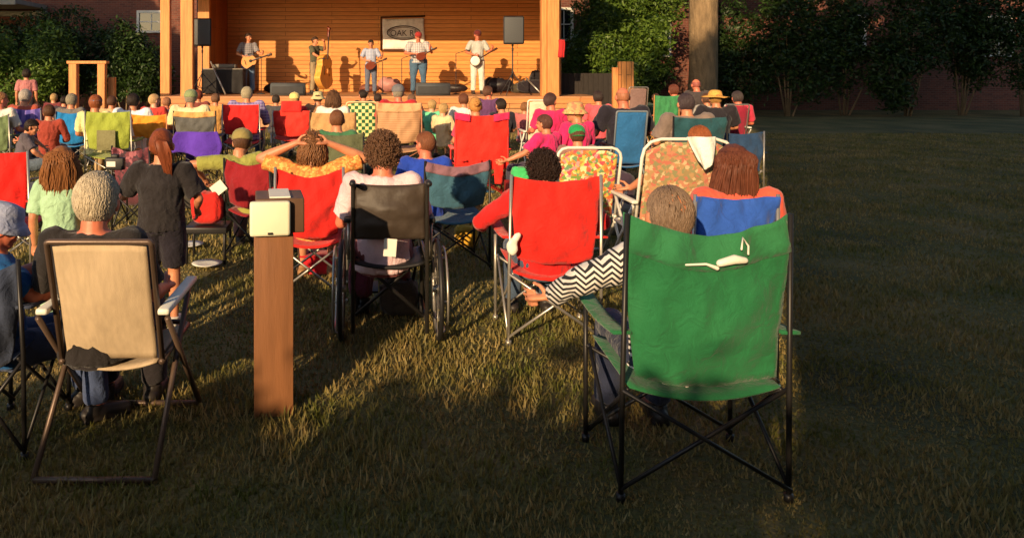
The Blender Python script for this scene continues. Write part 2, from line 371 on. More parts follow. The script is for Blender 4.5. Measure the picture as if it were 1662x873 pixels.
def hair_mesh(kind, seed=0):
    if kind == 'short' and seed == 0: HSEED[0] = (HSEED[0] + 1) % 3; seed = 20 + HSEED[0]
    k = 'hair_%s_%d' % (kind, seed)
    if k in BODY: return BODY[k]
    rnd = random.Random(seed * 31 + 5); bm = bmesh.new()
    scalp(bm, {'bald': .003, 'buzz': .006, 'thin': .005, 'short': .012, 'curly': .012, 'wavy': .012}.get(kind, .014), kind)
    def surf(d, t): return V((d.x * (.079 + t), -.008 + d.y * (.099 + t), .022 + d.z * (.099 + t)))
    def rdir(ok):
        while True:
            d = V((rnd.gauss(0, 1), rnd.gauss(0, 1), rnd.gauss(0, 1))).normalized()
            if ok(d): return d
    back = lambda d: (d.z > .32 + max(0, d.y) * .5) or (d.y < -.1 and d.z > -.76)
    if kind in ('short', 'thin', 'buzz'):
        for i in range(2800):
            d = rdir(lambda q: back(q) and (kind != 'thin' or rnd.random() < min(1, max(.12, .35 + spot(q) * 1.6)))); fl = V((d.x * .2 + .25 * noise.noise(d * 3 + V((seed, 0, 0))) + rnd.gauss(0, .22), -.35 + rnd.gauss(0, .15) - .2 * d.y, -.9)); fl = (fl - d * fl.dot(d)).normalized(); p = []
            for j in range(4): e = (d + fl * .19 * j).normalized(); p.append(surf(e, (.009, .0135, .013, .009)[j] - (0 if kind == 'short' else .006) + rnd.uniform(-.002, .004)))
            tube(bm, p, [.002, .0028, .0024, .001], 4)
    elif kind in ('curly', 'wavy'):
        for i in range(2000 if kind == 'curly' else 500):
            d = rdir(lambda q: back(q) or (abs(q.x) > .75 and q.y < .3)); t = rnd.uniform(.006, .040 if kind == 'curly' else .028); a = surf(d, t)
            ax = V((rnd.gauss(0, 1), rnd.gauss(0, 1), rnd.gauss(0, 1))).normalized(); u = ax.orthogonal().normalized(); w_ = ax.cross(u); r = rnd.uniform(.007, .013)
            tube(bm, [a + (u * math.cos(q) + w_ * math.sin(q)) * r + ax * q * .0025 for q in (0, 1.1, 2.2, 3.3, 4.4)], [.001, .0022, .0026, .002, .001], 4)
        if kind == 'wavy':
            for i in range(520):
                d = rdir(lambda q: q.z < .8 and (q.y < 0.1 or abs(q.x) > .8)); a = surf(d, .014); p = [a]; ph = rnd.uniform(0, 6); ll = rnd.uniform(.012, .024)
                for j in range(1, 7): p.append(V((a.x * (1 + .11 * j - .008 * j * j) + .007 * math.sin(ph + j * 1.5), a.y * (1 + .05 * j - .006 * j * j) - .003 + .006 * math.cos(ph + j * 1.5), a.z - ll * j)))
                tube(bm, p, [.003, .0045, .005, .0048, .004, .003, .001], 4)
    elif kind in ('long', 'longwide', 'straight'):
        wd = {'long': 1.0, 'longwide': 1.3, 'straight': 1.1}[kind]; ln = {'long': .33, 'longwide': .36, 'straight': .36}[kind]
        for i in range(1500):
            d = rdir(lambda q: q.z > -.1 and (q.y < .25 or q.z > .6)); a = surf(d, .008)
            ph = noise.noise(V((d.x * 3, seed, d.y * 3))) * 6 + rnd.gauss(0, 1.1); am = .008 if kind != 'straight' else .003; ux = max(-1, min(1, d.x * 1.25 + rnd.gauss(0, .14))); p = [a]
            hx = ux * .102 * wd; hy = -.02 - math.sqrt(max(0, 1 - ux * ux)) * .10 + rnd.gauss(0, .008)
            rim = V((hx * .95, hy, .0)); p.append(a.lerp(rim, .5) + V((a.x * .22, -.020, .028))); p.append(rim)
            L_ = ln * rnd.uniform(.55, 1.0)
            for j in range(1, 7):
                q = j / 6; p.append(V((hx * (1 + .25 * q * wd) + am * math.sin(ph + j * 1.5), hy + .03 * q + am * .6 * math.cos(ph + j * 1.3), -L_ * q)))
            tube(bm, p, [.002, .0035, .004, .004, .004, .0038, .0034, .0028, .001], 4)
    elif kind in ('bun', 'ponytail'):
        for i in range(700):
            d = rdir(back); a = surf(d, .006); bc = V((0, -.115, .05)); fl = (bc - a); tube(bm, [a, a + fl * .3 + d * .01, a + fl * .55 + d * .006], [.003, .004, .0015], 4)
        if kind == 'bun':
            for i in range(60):
                d = rdir(lambda q: True); c = V((0, -.125, .055)); a = c + d * .032; t_ = d.cross(V((0, 1, 0))).normalized(); tube(bm, [a - t_ * .02, a + d * .006, a + t_ * .02], [.004, .009, .004], 5)
            ell(bm, (0, -.125, .055), (.036, .03, .036))
        else:
            for i in range(260):
                x = rnd.gauss(0, .015); ph = rnd.uniform(0, 6); ll = rnd.uniform(.2, .28)
                tube(bm, [V((x * .4 + .01, -.105, .06)), V((x + .03, -.140, .045))] + [V((x * (1.3 - .2 * j) + .038 + .006 * math.sin(ph + j) + .012 * j, -.145 + .012 * j, .03 - ll * j / 4)) for j in range(1, 5)], [.003, .005, .0055, .005, .004, .001], 4)
    me = mesh_of(bm, k); BODY[k] = me; return me
def hat_mesh(kind):
    k = 'hat_' + kind
    if k in BODY: return BODY[k]
    bm = bmesh.new()
    if kind in ('cap', 'capback'):
        prof = [(.094, -.0), (.098, .012), (.097, .04), (.088, .07), (.066, .096), (.036, .11), (.012, .114), (.010, .119), (.0, .12)]
        lathe(bm, prof, (0, -.004, .028), 28)
        for v in bm.verts: v.co.y *= 1.12
        a = []; s = 1
        for i in range(15):
            t = math.pi * (.12 + .76 * i / 14); a.append((.088 * math.cos(t) * 1.0, .06 + .105 * math.sin(t)))
        for zt in (0, 1): pass
        top = [bm.verts.new((x, y, .036 - .10 * max(0, y - .09) - .25 * x * x / .09)) for x, y in a]; bot = [bm.verts.new((v.co.x, v.co.y, v.co.z - .005)) for v in top]
        bm.faces.new(top); bm.faces.new(bot[::-1])
        for i in range(len(top)): bm.faces.new((top[i], bot[i], bot[(i + 1) % len(top)], top[(i + 1) % len(top)]))
        if kind == 'capback': bmesh.ops.rotate(bm, cent=(0, 0, 0), matrix=Matrix.Rotation(math.pi, 3, 'Z'), verts=bm.verts)
    elif kind == 'straw':
        lathe(bm, [(.20, -.004), (.205, .002), (.15, .012), (.106, .022), (.100, .05), (.090, .085), (.06, .105), (0, .11)], (0, -.004, .03), 32)
        for v in bm.verts: v.co.y *= 1.08; v.co.z += noise.noise(v.co * 9) * .012
    elif kind == 'bucket':
        lathe(bm, [(.150, -.052), (.153, -.046), (.125, -.01), (.102, .014), (.097, .05), (.086, .088), (.05, .1), (0, .102)], (0, -.004, .04), 32)
        for v in bm.verts: v.co.y *= 1.08; v.co.z += noise.noise(v.co * 11) * .008
    elif kind == 'band':
        lathe(bm, [(.088, -.02), (.0925, -.018), (.0935, .018), (.089, .02)], (0, -.008, .035), 32)
        for v in bm.verts: v.co.y = (v.co.y + .008) * 1.2 - .008
    me = mesh_of(bm, k); BODY[k] = me; return me
POSES = {}
POSES['rest'] = seated()
POSES['restbig'] = seated(hs=1.12)
POSES['lap'] = seated(wr=[V((.13, .25, .66)), V((-.13, .25, .66))], hd=[V((-.5, .8, -.1)), V((.5, .8, -.1))])
POSES['wide'] = seated(fat=1.2, el=[V((.33, .0, .74)), V((-.33, .0, .74))], sh=[V((.22, -.06, 1.0)), V((-.22, -.06, 1.0))])
POSES['behind'] = seated(sh=[V((.185, -.05, 1.0)), V((-.185, -.05, 1.0))], el=[V((.43, .0, 1.09)), V((-.43, .0, 1.09))], wr=[V((.13, -.06, 1.22)), V((-.13, -.06, 1.22))], hd=[V((-1, -.45, .0)), V((1, -.45, .0))], curl=.35)
POSES['akimbo'] = seated(fat=1.1, el=[V((.44, .02, .80)), V((-.44, .02, .80))], wr=[V((.40, .26, .72)), V((-.40, .26, .72))])
POSES['leftout'] = seated(el=[V((.28, .0, .74)), V((-.36, .04, .80))], wr=[V((.2, .25, .68)), V((-.52, .20, .70))], hd=[V((0, 1, 0)), V((-.9, .4, -.2))], yaw=.15)
POSES['elbowfar'] = seated(fat=1.12, el=[V((.30, .0, .74)), V((-.42, -.06, .90))], wr=[V((.2, .25, .68)), V((-.52, .14, .76))], hd=[V((0, 1, 0)), V((-.8, .5, -.2))])
POSES['elbowbig'] = seated(**{**POSES['elbowfar'], 'hs': 1.16, 'top': 1.31})
POSES['lean'] = seated(belly=V((-.05, .02, .66)), chest=V((-.13, .05, .82)), neck=V((-.15, .09, .97)), head=V((-.12, .15, 1.09)), sh=[V((.04, .05, .95)), V((-.33, .06, .92))],
                       el=[V((.14, .2, .72)), V((-.60, .10, .90))], wr=[V((.05, .36, .60)), V((-.50, .30, .74))], hd=[V((-.3, .9, 0)), V((.3, .7, -.6))], yaw=-.2, tilt=-.25, top=1.21)
POSES['reach'] = seated(el=[V((.27, .10, .82)), V((-.27, .10, .82))], wr=[V((.22, .36, .98)), V((-.24, .36, .90))], tilt=-.3)
POSES['turnR'] = seated(yaw=-.8); POSES['turnL'] = seated(yaw=.7)
kid = dict(hs=1.18, top=1.76)
POSES['child'] = standing(**kid)
POSES['childcam'] = standing(fat=1.18, sh=[V((.20, -.01, 1.40)), V((-.20, -.01, 1.40))], el=[V((.33, .03, 1.14)), V((-.36, .08, 1.15))], wr=[V((.27, .20, 1.02)), V((-.36, .32, 1.30))], hd=[V((0, .6, -.6)), V((.2, .8, .4))], **kid)
POSES['stand'] = standing()
POSES['play'] = standing(el=[V((.31, .04, 1.16)), V((-.31, .06, 1.16))], wr=[V((.12, .23, 1.07)), V((-.36, .26, 1.22))], hd=[V((-.9, .3, -.2)), V((-.1, .2, 1))], curl=.9, tilt=-.2)
POSES['playbig'] = standing(fat=1.3, sh=[V((.22, -.01, 1.405)), V((-.22, -.01, 1.405))], el=[V((.37, .04, 1.16)), V((-.37, .06, 1.18))], wr=[V((.14, .30, 1.14)), V((-.30, .32, 1.27))], hd=[V((-.9, .3, -.2)), V((-.1, .2, 1))], curl=.9, tilt=-.15, hip=[V((.12, 0, .91)), V((-.12, 0, .91))], kn=[V((.14, .02, .50)), V((-.14, .02, .50))], an=[V((.15, -.01, .09)), V((-.15, -.01, .09))])
POSES['playturn'] = standing(el=[V((.31, .02, 1.15)), V((-.27, .12, 1.16))], wr=[V((.13, .22, 1.06)), V((-.38, .27, 1.13))], hd=[V((-.9, .3, -.2)), V((-.1, .2, 1))], curl=.9, yaw=.75, tilt=-.15)
POSES['bass'] = standing(el=[V((.26, .16, 1.20)), V((-.24, .20, 1.36))], wr=[V((.10, .36, 1.06)), V((-.04, .34, 1.56))], hd=[V((-.4, .5, -.7)), V((.6, .3, .5))], curl=.9, tilt=-.1)
EYE_M = solid('eye_dark', (40, 30, 26), .3, 0, bmp=0); LIP_M = solid('lip_red', (150, 80, 70), .5, .05, bmp=0)
SHOE_M = {'dark': solid('shoe_dark', (45, 40, 38), .5), 'white': solid('shoe_white', (205, 200, 190), .5), 'tan': solid('shoe_tan', (150, 110, 70), .6)}
SKIN = {'fair': (214, 160, 130), 'tan': (196, 132, 98), 'red': (205, 120, 92), 'brown': (134, 84, 60)}
def person(px, d, top, pose, label, shirt, pants=(60, 66, 82), hair='short', hc=(90, 62, 42), skin='tan', hat=None, hatm=None, yaw=0, sleeve='short', leg='long',
           shoe='dark', zb=0.0, hem=0, seed=0, group='audience on the lawn', ground=None):
    P = POSES[pose]; s = (PZ(top, d) - zb) / (P['top'] + (.03 if hat else .012))
    if s < .6 or s > 1.16: print('SCALE', round(s, 2), label)
    t = thing('person', label, 'person', (PX(px, d) - P['head'].x * s, d, zb), yaw, group, s)
    sk = skinmat(SKIN[skin])
    shared('body', body_mesh(pose, P), [sk, EYE_M, LIP_M], t)
    shared('shirt', shirt_mesh(pose, P, sleeve, hem), [shirt if not isinstance(shirt, tuple) else fabric(shirt)], t)
    shared('trousers' if leg == 'long' else 'shorts', pants_mesh(pose, P, leg), [pants if not isinstance(pants, tuple) else fabric(pants)], t)
    for i in (0, 1):
        a = P['an'][i]; shared('shoe', shoe_mesh(), [SHOE_M[shoe]], t, (a.x, a.y, 0))
    if hair:
        h = shared('hair', hair_mesh(hair, seed), [hairmat(hc)], t, P['head'], (P['tilt'], 0, P['yaw'])); h.scale = (P['hs'],) * 3
    if hat:
        h = shared({'straw': 'straw_hat', 'bucket': 'bucket_hat', 'band': 'headband'}.get(hat, 'cap'), hat_mesh(hat), [hatm if not isinstance(hatm, tuple) else fabric(hatm)], t, P['head'], (P['tilt'], 0, P['yaw'])); h.scale = (P['hs'] * (1.07 if hat.startswith('cap') else 1),) * 3
    return t
# ---------------------------------------------------------------- chairs
STEEL = solid('steel_tube', (176, 170, 160), .35, .06, metal=.7, bmp=.05); DARKTUBE = solid('dark_tube', (42, 40, 40), .4, .1, metal=.4, bmp=.05)
WHITETUBE = solid('white_tube', (225, 220, 208), .4, .05, bmp=.05); BLACKP = solid('black_plastic', (32, 31, 32), .5, .1, bmp=.05)
WHITEP = solid('white_plastic', (226, 222, 208), .4, .05, bmp=.05)
def sheet(fn, nu, nv, th=.006):
    """closed cloth panel from fn(u,v) -> point, thickness th along y"""
    bm = bmesh.new(); a = [[bm.verts.new(fn(i / nu, j / nv)) for j in range(nv + 1)] for i in range(nu + 1)]
    b = [[bm.verts.new(Vector(a[i][j].co) + Vector((0, th, 0))) for j in range(nv + 1)] for i in range(nu + 1)]
    for i in range(nu):
        for j in range(nv):
            bm.faces.new((a[i][j], a[i + 1][j], a[i + 1][j + 1], a[i][j + 1])); bm.faces.new((b[i][j], b[i][j + 1], b[i + 1][j + 1], b[i + 1][j]))
    for i in range(nu):
        bm.faces.new((a[i][0], b[i][0], b[i + 1][0], a[i + 1][0])); bm.faces.new((a[i][nv], a[i + 1][nv], b[i + 1][nv], b[i][nv]))
    for j in range(nv):
        bm.faces.new((a[0][j], a[0][j + 1], b[0][j + 1], b[0][j])); bm.faces.new((a[nu][j], b[nu][j], b[nu][j + 1], a[nu][j + 1]))
    return bm
CH = 0
def camp_chair(pl, pr, top, d, label, col, frame=STEEL, yaw=0, sag=.05, low=.42, group='camp chairs on the lawn', trim=None, arms=True, taper=.06, name='camp_chair', extra=None):
    """quad folding chair; pl, pr, top: the fabric back's edges in the photo at depth d"""
    global CH; CH += 1; w = (pr - pl) / F * d / 2 / max(.6, math.cos(yaw)); zt = PZ(top, d); sd_ = CH * 3.7
    t = thing(name, label, 'camp chair', (PX((pl + pr) / 2, d), d + .2, 0), yaw, group)
    col = col if not isinstance(col, tuple) else fabric(col)
    def back(u, v):
        x = (2 * u - 1) * (w - taper * (1 - v) * .7 + .012 * math.sin(v * 3)); e = (2 * u - 1) ** 2
        zb = low - .035 * (1 - e); z_t = zt - sag * (1 - abs(2 * u - 1) ** 1.5)
        z = zb + (z_t - zb) * v; c = min(u, 1 - u) * 2
        fold = .007 * noise.noise(V((x * 22, z * 9, sd_))) * (1 + v) + .024 * noise.noise(V((x * 7 + (v - 1) * 3 * (1 if u < .5 else -1), sd_, z * 4))) + .018 * math.sin((c * 3 - v * 2.2) * 4 + sd_) * (1 - c) * v
        return V((x, -.20 + (1 - v) * .03 - .055 * (1 - e) * math.sin(math.pi * min(1, v * .9 + .1)) + fold, z))
    obj('backrest', sheet(back, 28, 20), col, t)
    if trim:
        def tr(u, v): p = back(u, .78 + .23 * v); return V((p.x * 1.004, p.y - .006, p.z + .002))
        obj('top_band', sheet(tr, 28, 5, .004), trim if not isinstance(trim, tuple) else fabric(trim), t)
    def seat(u, v):
        x = (2 * u - 1) * (w - .02); e = (2 * u - 1) ** 2; return V((x, -.17 + .47 * v, .44 + .03 * v - .05 * (1 - e) * (1 - .4 * v)))
    bm = sheet(seat, 14, 10, .0); bm.verts.ensure_lookup_table(); n = 15 * 11
    for i in range(n, 2 * n): bm.verts[i].co.z -= .008
    obj('seat', bm, col, t)
    wf = w + .012
    for sx in (-1, 1):
        bm = bmesh.new(); tube(bm, [(sx * wf, -.17, .012), (sx * wf * .99, -.18, .45), (sx * w, -.205, zt + .008)], .0105); tube(bm, [(sx * wf, -.17, 0), (sx * wf, -.17, .03)], .018); obj('leg', bm, frame, t)
        bm = bmesh.new(); tube(bm, [(sx * wf, .29, .012), (sx * wf, .29, .66 if arms else .46)], .0105); tube(bm, [(sx * wf, .29, 0), (sx * wf, .29, .03)], .018); obj('leg', bm, frame, t)
        if arms:
            def arm(u, v): return V((sx * wf + (v - .5) * .07, -.19 + .50 * u, .655 - .02 * math.sin(math.pi * u)))
            bm = sheet(arm, 10, 3, 0.0); bm.verts.ensure_lookup_table()
            for i in range(44, 88): bm.verts[i].co.z -= .012
            obj('armrest', bm, col, t)
    bm = bmesh.new(); zl, zh = .05, .43
    for y in (-.175, .292):
        tube(bm, [(-wf, y, zl), (wf, y + .006, zh)], .0085); tube(bm, [(wf, y - .014, zl), (-wf, y - .010, zh)], .0085)
    for sx in (-1, 1):
        tube(bm, [(sx * wf, -.17, zl), (sx * (wf - .015), .29, zh)], .0085); tube(bm, [(sx * (wf - .016), .29, zl), (sx * (wf - .028), -.17, zh)], .0085)
    obj('cross_brace', bm, frame, t)
    if extra: extra(t, w, zt)
    return t
def lawn_chair(pl, pr, top, d, label, col, frame=WHITETUBE, yaw=0, arch=.09, group='folding lawn chairs on the lawn', inset=.03, armmat=WHITEP, band=None):
    """tube-framed folding lawn chair, the frame arching over the top of the webbing"""
    w = (pr - pl) / F * d / 2; zt = PZ(top, d); t = thing('lawn_chair', label, 'lawn chair', (PX((pl + pr) / 2, d), d + .2, 0), yaw, group)
    r = .0125; bm = bmesh.new(); arc = [(-w, -.04, .40), (-w, -.2, zt - arch)] + [(-w + arch * (1 - math.cos(a)), -.205, zt - arch + arch * math.sin(a)) for a in (.5, 1.0, 1.57)] + [(w - arch * (1 - math.cos(a)), -.205, zt - arch + arch * math.sin(a)) for a in (1.57, 1.0, .5)] + [(w, -.2, zt - arch), (w, -.04, .40)]
    tube(bm, arc, r, 10); obj('back_frame', bm, frame, t)
    def back(u, v):
        x = (2 * u - 1) * (w - inset); e = abs(2 * u - 1); z1 = zt - inset * .7 - (arch * .8 * max(0, e - .6) / .4) ** 1.0 * (e > .6) * .6
        z = .42 + (z1 - .42) * v; return V((x, -.04 - .16 * (z - .40) / (zt - arch - .40) * 1.0 - .03 * (1 - e * e) * math.sin(math.pi * v) + .006 * noise.noise(V((x * 8, z * 8, pl))), z))
    cm = col if not isinstance(col, tuple) else fabric(col)
    obj('backrest', sheet(back, 22, 18), cm, t)
    if band:
        def bd(u, v): p = back(u, .70 + .07 * v); return V((p.x, p.y - .008, p.z))
        obj('strap', sheet(bd, 22, 2, .004), fabric(band), t)
        def bd2(u, v): p = back(u, .02 + .05 * v); return V((p.x, p.y - .008, p.z))
        obj('strap', sheet(bd2, 22, 2, .004), fabric(band), t)
    def seat(u, v): x = (2 * u - 1) * (w - inset); return V((x, -.05 + .46 * v, .41 - .035 * (1 - (2 * u - 1) ** 2)))
    bm = sheet(seat, 12, 8, 0); bm.verts.ensure_lookup_table()
    for i in range(13 * 9, 2 * 13 * 9): bm.verts[i].co.z -= .008
    obj('seat', bm, cm, t)
    bm = bmesh.new(); tube(bm, [(-w, -.06, .41), (-w, .40, .41), (-w + .04, .44, .41), (w - .04, .44, .41), (w, .40, .41), (w, -.06, .41)], r, 10); obj('seat_frame', bm, frame, t)
    for sx in (-1, 1):
        x = sx * (w + .028)
        bm = bmesh.new(); tube(bm, [(x, -.26, .02), (x, .32, .64)], r, 10); obj('leg', bm, frame, t)
        bm = bmesh.new(); tube(bm, [(x + sx * .026, .42, .02), (x + sx * .026, -.16, .63)], r, 10); obj('leg', bm, frame, t)
        bm = bmesh.new(); box(bm, (x + sx * .01, .08, .655), (.05, .50, .026), bev=.01); obj('armrest', bm, armmat, t)
    bm = bmesh.new(); tube(bm, [(-w - .028, -.26, .02), (w + .028, -.26, .02)], r, 10); tube(bm, [(-w - .054, .42, .02), (w + .054, .42, .02)], r, 10); obj('foot_bar', bm, frame, t)
    return t
# ---------------------------------------------------------------- foliage
def leafmat(name, cols, tr=.25):
    if name in MATS: return MATS[name]
    m, nt, b = nodes_of(name); g = nt.nodes.new('ShaderNodeNewGeometry')
    r = ramp(nt, g.outputs['Random Per Island'], [(i / max(1, len(cols) - 1), lin(c)) for i, c in enumerate(cols)])
    L(nt, r.outputs[0], b.inputs['Base Color']); b.inputs['Roughness'].default_value = .5; b.inputs['Specular IOR Level'].default_value = .35
    t = nt.nodes.new('ShaderNodeBsdfTranslucent'); L(nt, r.outputs[0], t.inputs[0]); mx = nt.nodes.new('ShaderNodeMixShader'); mx.inputs[0].default_value = tr
    L(nt, b.outputs[0], mx.inputs[1]); L(nt, t.outputs[0], mx.inputs[2]); L(nt, mx.outputs[0], nt.nodes['Material Output'].inputs[0])
    MATS[name] = m; return m
def leaves_mesh(name, centers, radii, n, leaf, seed=0, flat=.35, sub=60):
    """n pointed leaves in clumps through a set of ellipsoids"""
    rg = np.random.RandomState(seed); C_, Rr = np.array(centers, float), np.array(radii, float)
    vol = Rr.prod(1) ** .67; which = rg.choice(len(C_), size=sub * len(C_), p=vol / vol.sum())
    d = rg.normal(size=(len(which), 3)); d /= np.linalg.norm(d, axis=1)[:, None]; rad = rg.uniform(.45, 1.0, len(which)) ** .5
    cl = C_[which] + d * Rr[which] * rad[:, None]; cs = rg.uniform(.10, .26, len(which)) * Rr[which].mean(1) ** .6
    k = rg.randint(0, len(cl), n); p = cl[k] + rg.normal(size=(n, 3)) * cs[k][:, None] * np.array([1, 1, .7]); out = d[k]
    nrm = out * .6 + rg.normal(size=(n, 3)) * .6 + np.array([0, 0, flat]); nrm /= np.linalg.norm(nrm, axis=1)[:, None]
    a = np.cross(nrm, rg.normal(size=(n, 3))); a /= np.linalg.norm(a, axis=1)[:, None]; b = np.cross(nrm, a); s = leaf * rg.uniform(.6, 1.25, n)[:, None]
    v = np.stack([p - a * s, p + b * s * .42 + nrm * s * .12, p + a * s, p - b * s * .42 + nrm * s * .12], 1).reshape(-1, 3)
    me = bpy.data.meshes.new(name); me.vertices.add(4 * n); me.vertices.foreach_set('co', v.ravel().astype(np.float32))
    me.loops.add(4 * n); me.loops.foreach_set('vertex_index', np.arange(4 * n, dtype=np.int32)); me.polygons.add(n)
    me.polygons.foreach_set('loop_start', np.arange(0, 4 * n, 4, dtype=np.int32)); me.polygons.foreach_set('loop_total', np.full(n, 4, dtype=np.int32)); me.update(); me.validate()
    return me
GREEN = leafmat('leaf_green', [(44, 70, 26), (78, 104, 34), (104, 128, 46), (60, 86, 32)])
DEEP = leafmat('leaf_deep', [(26, 44, 18), (40, 62, 24), (58, 80, 30)])
OLIVE = leafmat('leaf_olive', [(70, 84, 30), (110, 122, 46), (130, 134, 60), (84, 96, 40)])
BARK = solid('bark', (134, 112, 84), .9, .3, 9, .9, bd=.04, stretch=(1, 1, .25))
def bush(px, d, w, dep, z0, z1, label, m=GREEN, n=7000, leaf=.075, seed=0, name='bush'):
    t = thing(name, label, 'bush', (PX(px, d), d, 0), 0, 'bushes around the stage'); rg = random.Random(seed); cs, rs = [], []
    for i in range(9):
        cs.append((rg.uniform(-.62, .62) * w, rg.uniform(-.5, .4) * dep, z0 + (z1 - z0) * rg.uniform(.25, .78))); rs.append((w * rg.uniform(.3, .48), dep * rg.uniform(.4, .6), (z1 - z0) * rg.uniform(.2, .34)))
    obj('foliage', leaves_mesh('foliage', cs, rs, n, leaf, seed), m, t, smooth=False)
    bm = bmesh.new()
    for i in range(6):
        x, y, z = cs[i]; tube(bm, [(x * .15, y * .15, 0), (x * .5 + .05, y * .5, z * .5), (x, y, z)], [.035, .022, .008], 6)
    obj('stem', bm, BARK, t); return t
def tree(x, y, label, trunk, cs, rs, n, leaf, m=DEEP, seed=0, lean=0):
    """trunk: list of (z, radius); cs, rs crown ellipsoids in local coordinates"""
    t = thing('tree', label, 'tree', (x, y, 0), 0, None); bm = bmesh.new()
    pts = [V((lean * z + .03 * math.sin(z * 2), .03 * math.cos(z * 1.7), z)) for z, r in trunk]; tube(bm, pts, [r for z, r in trunk], 22)
    for v in bm.verts:
        a = math.atan2(v.co.y, v.co.x); k = .05 * math.sin(a * 7 + v.co.z * 2) + .04 * noise.noise(v.co * 4); v.co.x += math.cos(a) * k * .8; v.co.y += math.sin(a) * k * .8
    obj('trunk', bm, BARK, t); bm = bmesh.new(); top = pts[-1]
    for c in cs: c = V(c); tube(bm, [top - V((0, 0, .4)), top.lerp(c, .5) + V((0, 0, .3)), c], [trunk[-1][1] * .6, trunk[-1][1] * .3, .03], 8)
    obj('branches', bm, BARK, t)
    obj('crown', leaves_mesh('crown', cs, rs, n, leaf, seed), m, t, smooth=False); return t
# ---------------------------------------------------------------- the setting
m, nt, b = nodes_of('lawn_soil'); co = coord(nt)
n1 = N(nt, 'ShaderNodeTexNoise', Scale=.9, Detail=6.0); L(nt, co, n1.inputs['Vector']); n2 = N(nt, 'ShaderNodeTexNoise', Scale=40.0, Detail=5.0); L(nt, co, n2.inputs['Vector'])
mu = N(nt, 'ShaderNodeMath', _operation='MULTIPLY_ADD'); L(nt, n2.outputs[0], mu.inputs[0]); mu.inputs[1].default_value = .5; L(nt, n1.outputs[0], mu.inputs[2])
r = ramp(nt, mu.outputs[0], [(.5, lin((52, 52, 24))), (.72, lin((88, 84, 38))), (.95, lin((122, 104, 62)))]); L(nt, r.outputs[0], b.inputs['Base Color']); b.inputs['Roughness'].default_value = .95; bump(nt, b, n2.outputs[0], .8, .03)
bm = bmesh.new(); bmesh.ops.create_grid(bm, x_segments=60, y_segments=60, size=220); ground = struct('ground', bm, m)
def blades(n, x0f, y0, y1, h, seed):
    rg = np.random.RandomState(seed); y = y0 + (y1 - y0) * rg.uniform(0, 1, n) ** 1.25; x = rg.uniform(-.56, .92, n) * y
    a = rg.uniform(0, 6.28, n); hh = h * rg.uniform(.35, 1.3, n) * (.75 + .45 * np.sin(x * 2.3 + np.sin(y * 1.7) * 1.5) * np.cos(y * 2.9 + x)); wd = .0035 + .0007 * y; lx, ly = rg.normal(0, .35, n) * hh, rg.normal(0, .35, n) * hh
    v = np.stack([np.stack([x - np.cos(a) * wd, y - np.sin(a) * wd, np.full(n, -.002)], 1), np.stack([x + np.cos(a) * wd, y + np.sin(a) * wd, np.full(n, -.002)], 1), np.stack([x + lx, y + ly, hh], 1)], 1).reshape(-1, 3)
    me = bpy.data.meshes.new('grass'); me.vertices.add(3 * n); me.vertices.foreach_set('co', v.ravel().astype(np.float32)); me.loops.add(3 * n); me.loops.foreach_set('vertex_index', np.arange(3 * n, dtype=np.int32))
    me.polygons.add(n); me.polygons.foreach_set('loop_start', np.arange(0, 3 * n, 3, dtype=np.int32)); me.polygons.foreach_set('loop_total', np.full(n, 3, dtype=np.int32)); me.update(); return me
m, nt, b = nodes_of('grass_blade'); gg = nt.nodes.new('ShaderNodeNewGeometry'); co = coord(nt); nz = N(nt, 'ShaderNodeTexNoise', Scale=1.6, Detail=5.0, Roughness=.7); L(nt, co, nz.inputs['Vector'])
ra = ramp(nt, gg.outputs['Random Per Island'], [(0, lin((72, 82, 28))), (.4, lin((104, 106, 40))), (.8, lin((92, 98, 38))), (1, lin((150, 136, 80)))]); rb = ramp(nt, gg.outputs['Random Per Island'], [(0, lin((120, 104, 56))), (.5, lin((172, 148, 92))), (1, lin((108, 100, 48)))])
rf_ = ramp(nt, nz.outputs[0], [(.38, (0, 0, 0)), (.56, (1, 1, 1))]); mx = N(nt, 'ShaderNodeMix', _data_type='RGBA'); L(nt, rf_.outputs[0], mx.inputs[0]); L(nt, ra.outputs[0], mx.inputs[6]); L(nt, rb.outputs[0], mx.inputs[7]); L(nt, mx.outputs[2], b.inputs['Base Color']); b.inputs['Roughness'].default_value = .6
tl = nt.nodes.new('ShaderNodeBsdfTranslucent'); L(nt, mx.outputs[2], tl.inputs[0]); ms = nt.nodes.new('ShaderNodeMixShader'); ms.inputs[0].default_value = .3; L(nt, b.outputs[0], ms.inputs[1]); L(nt, tl.outputs[0], ms.inputs[2]); L(nt, ms.outputs[0], nt.nodes['Material Output'].inputs[0])
g = obj('grass', blades(210000, 0, 2.2, 19, .045, 3), m, smooth=False); tag(g, 'short dry green grass of the lawn under the chairs', 'grass', kind='stuff')

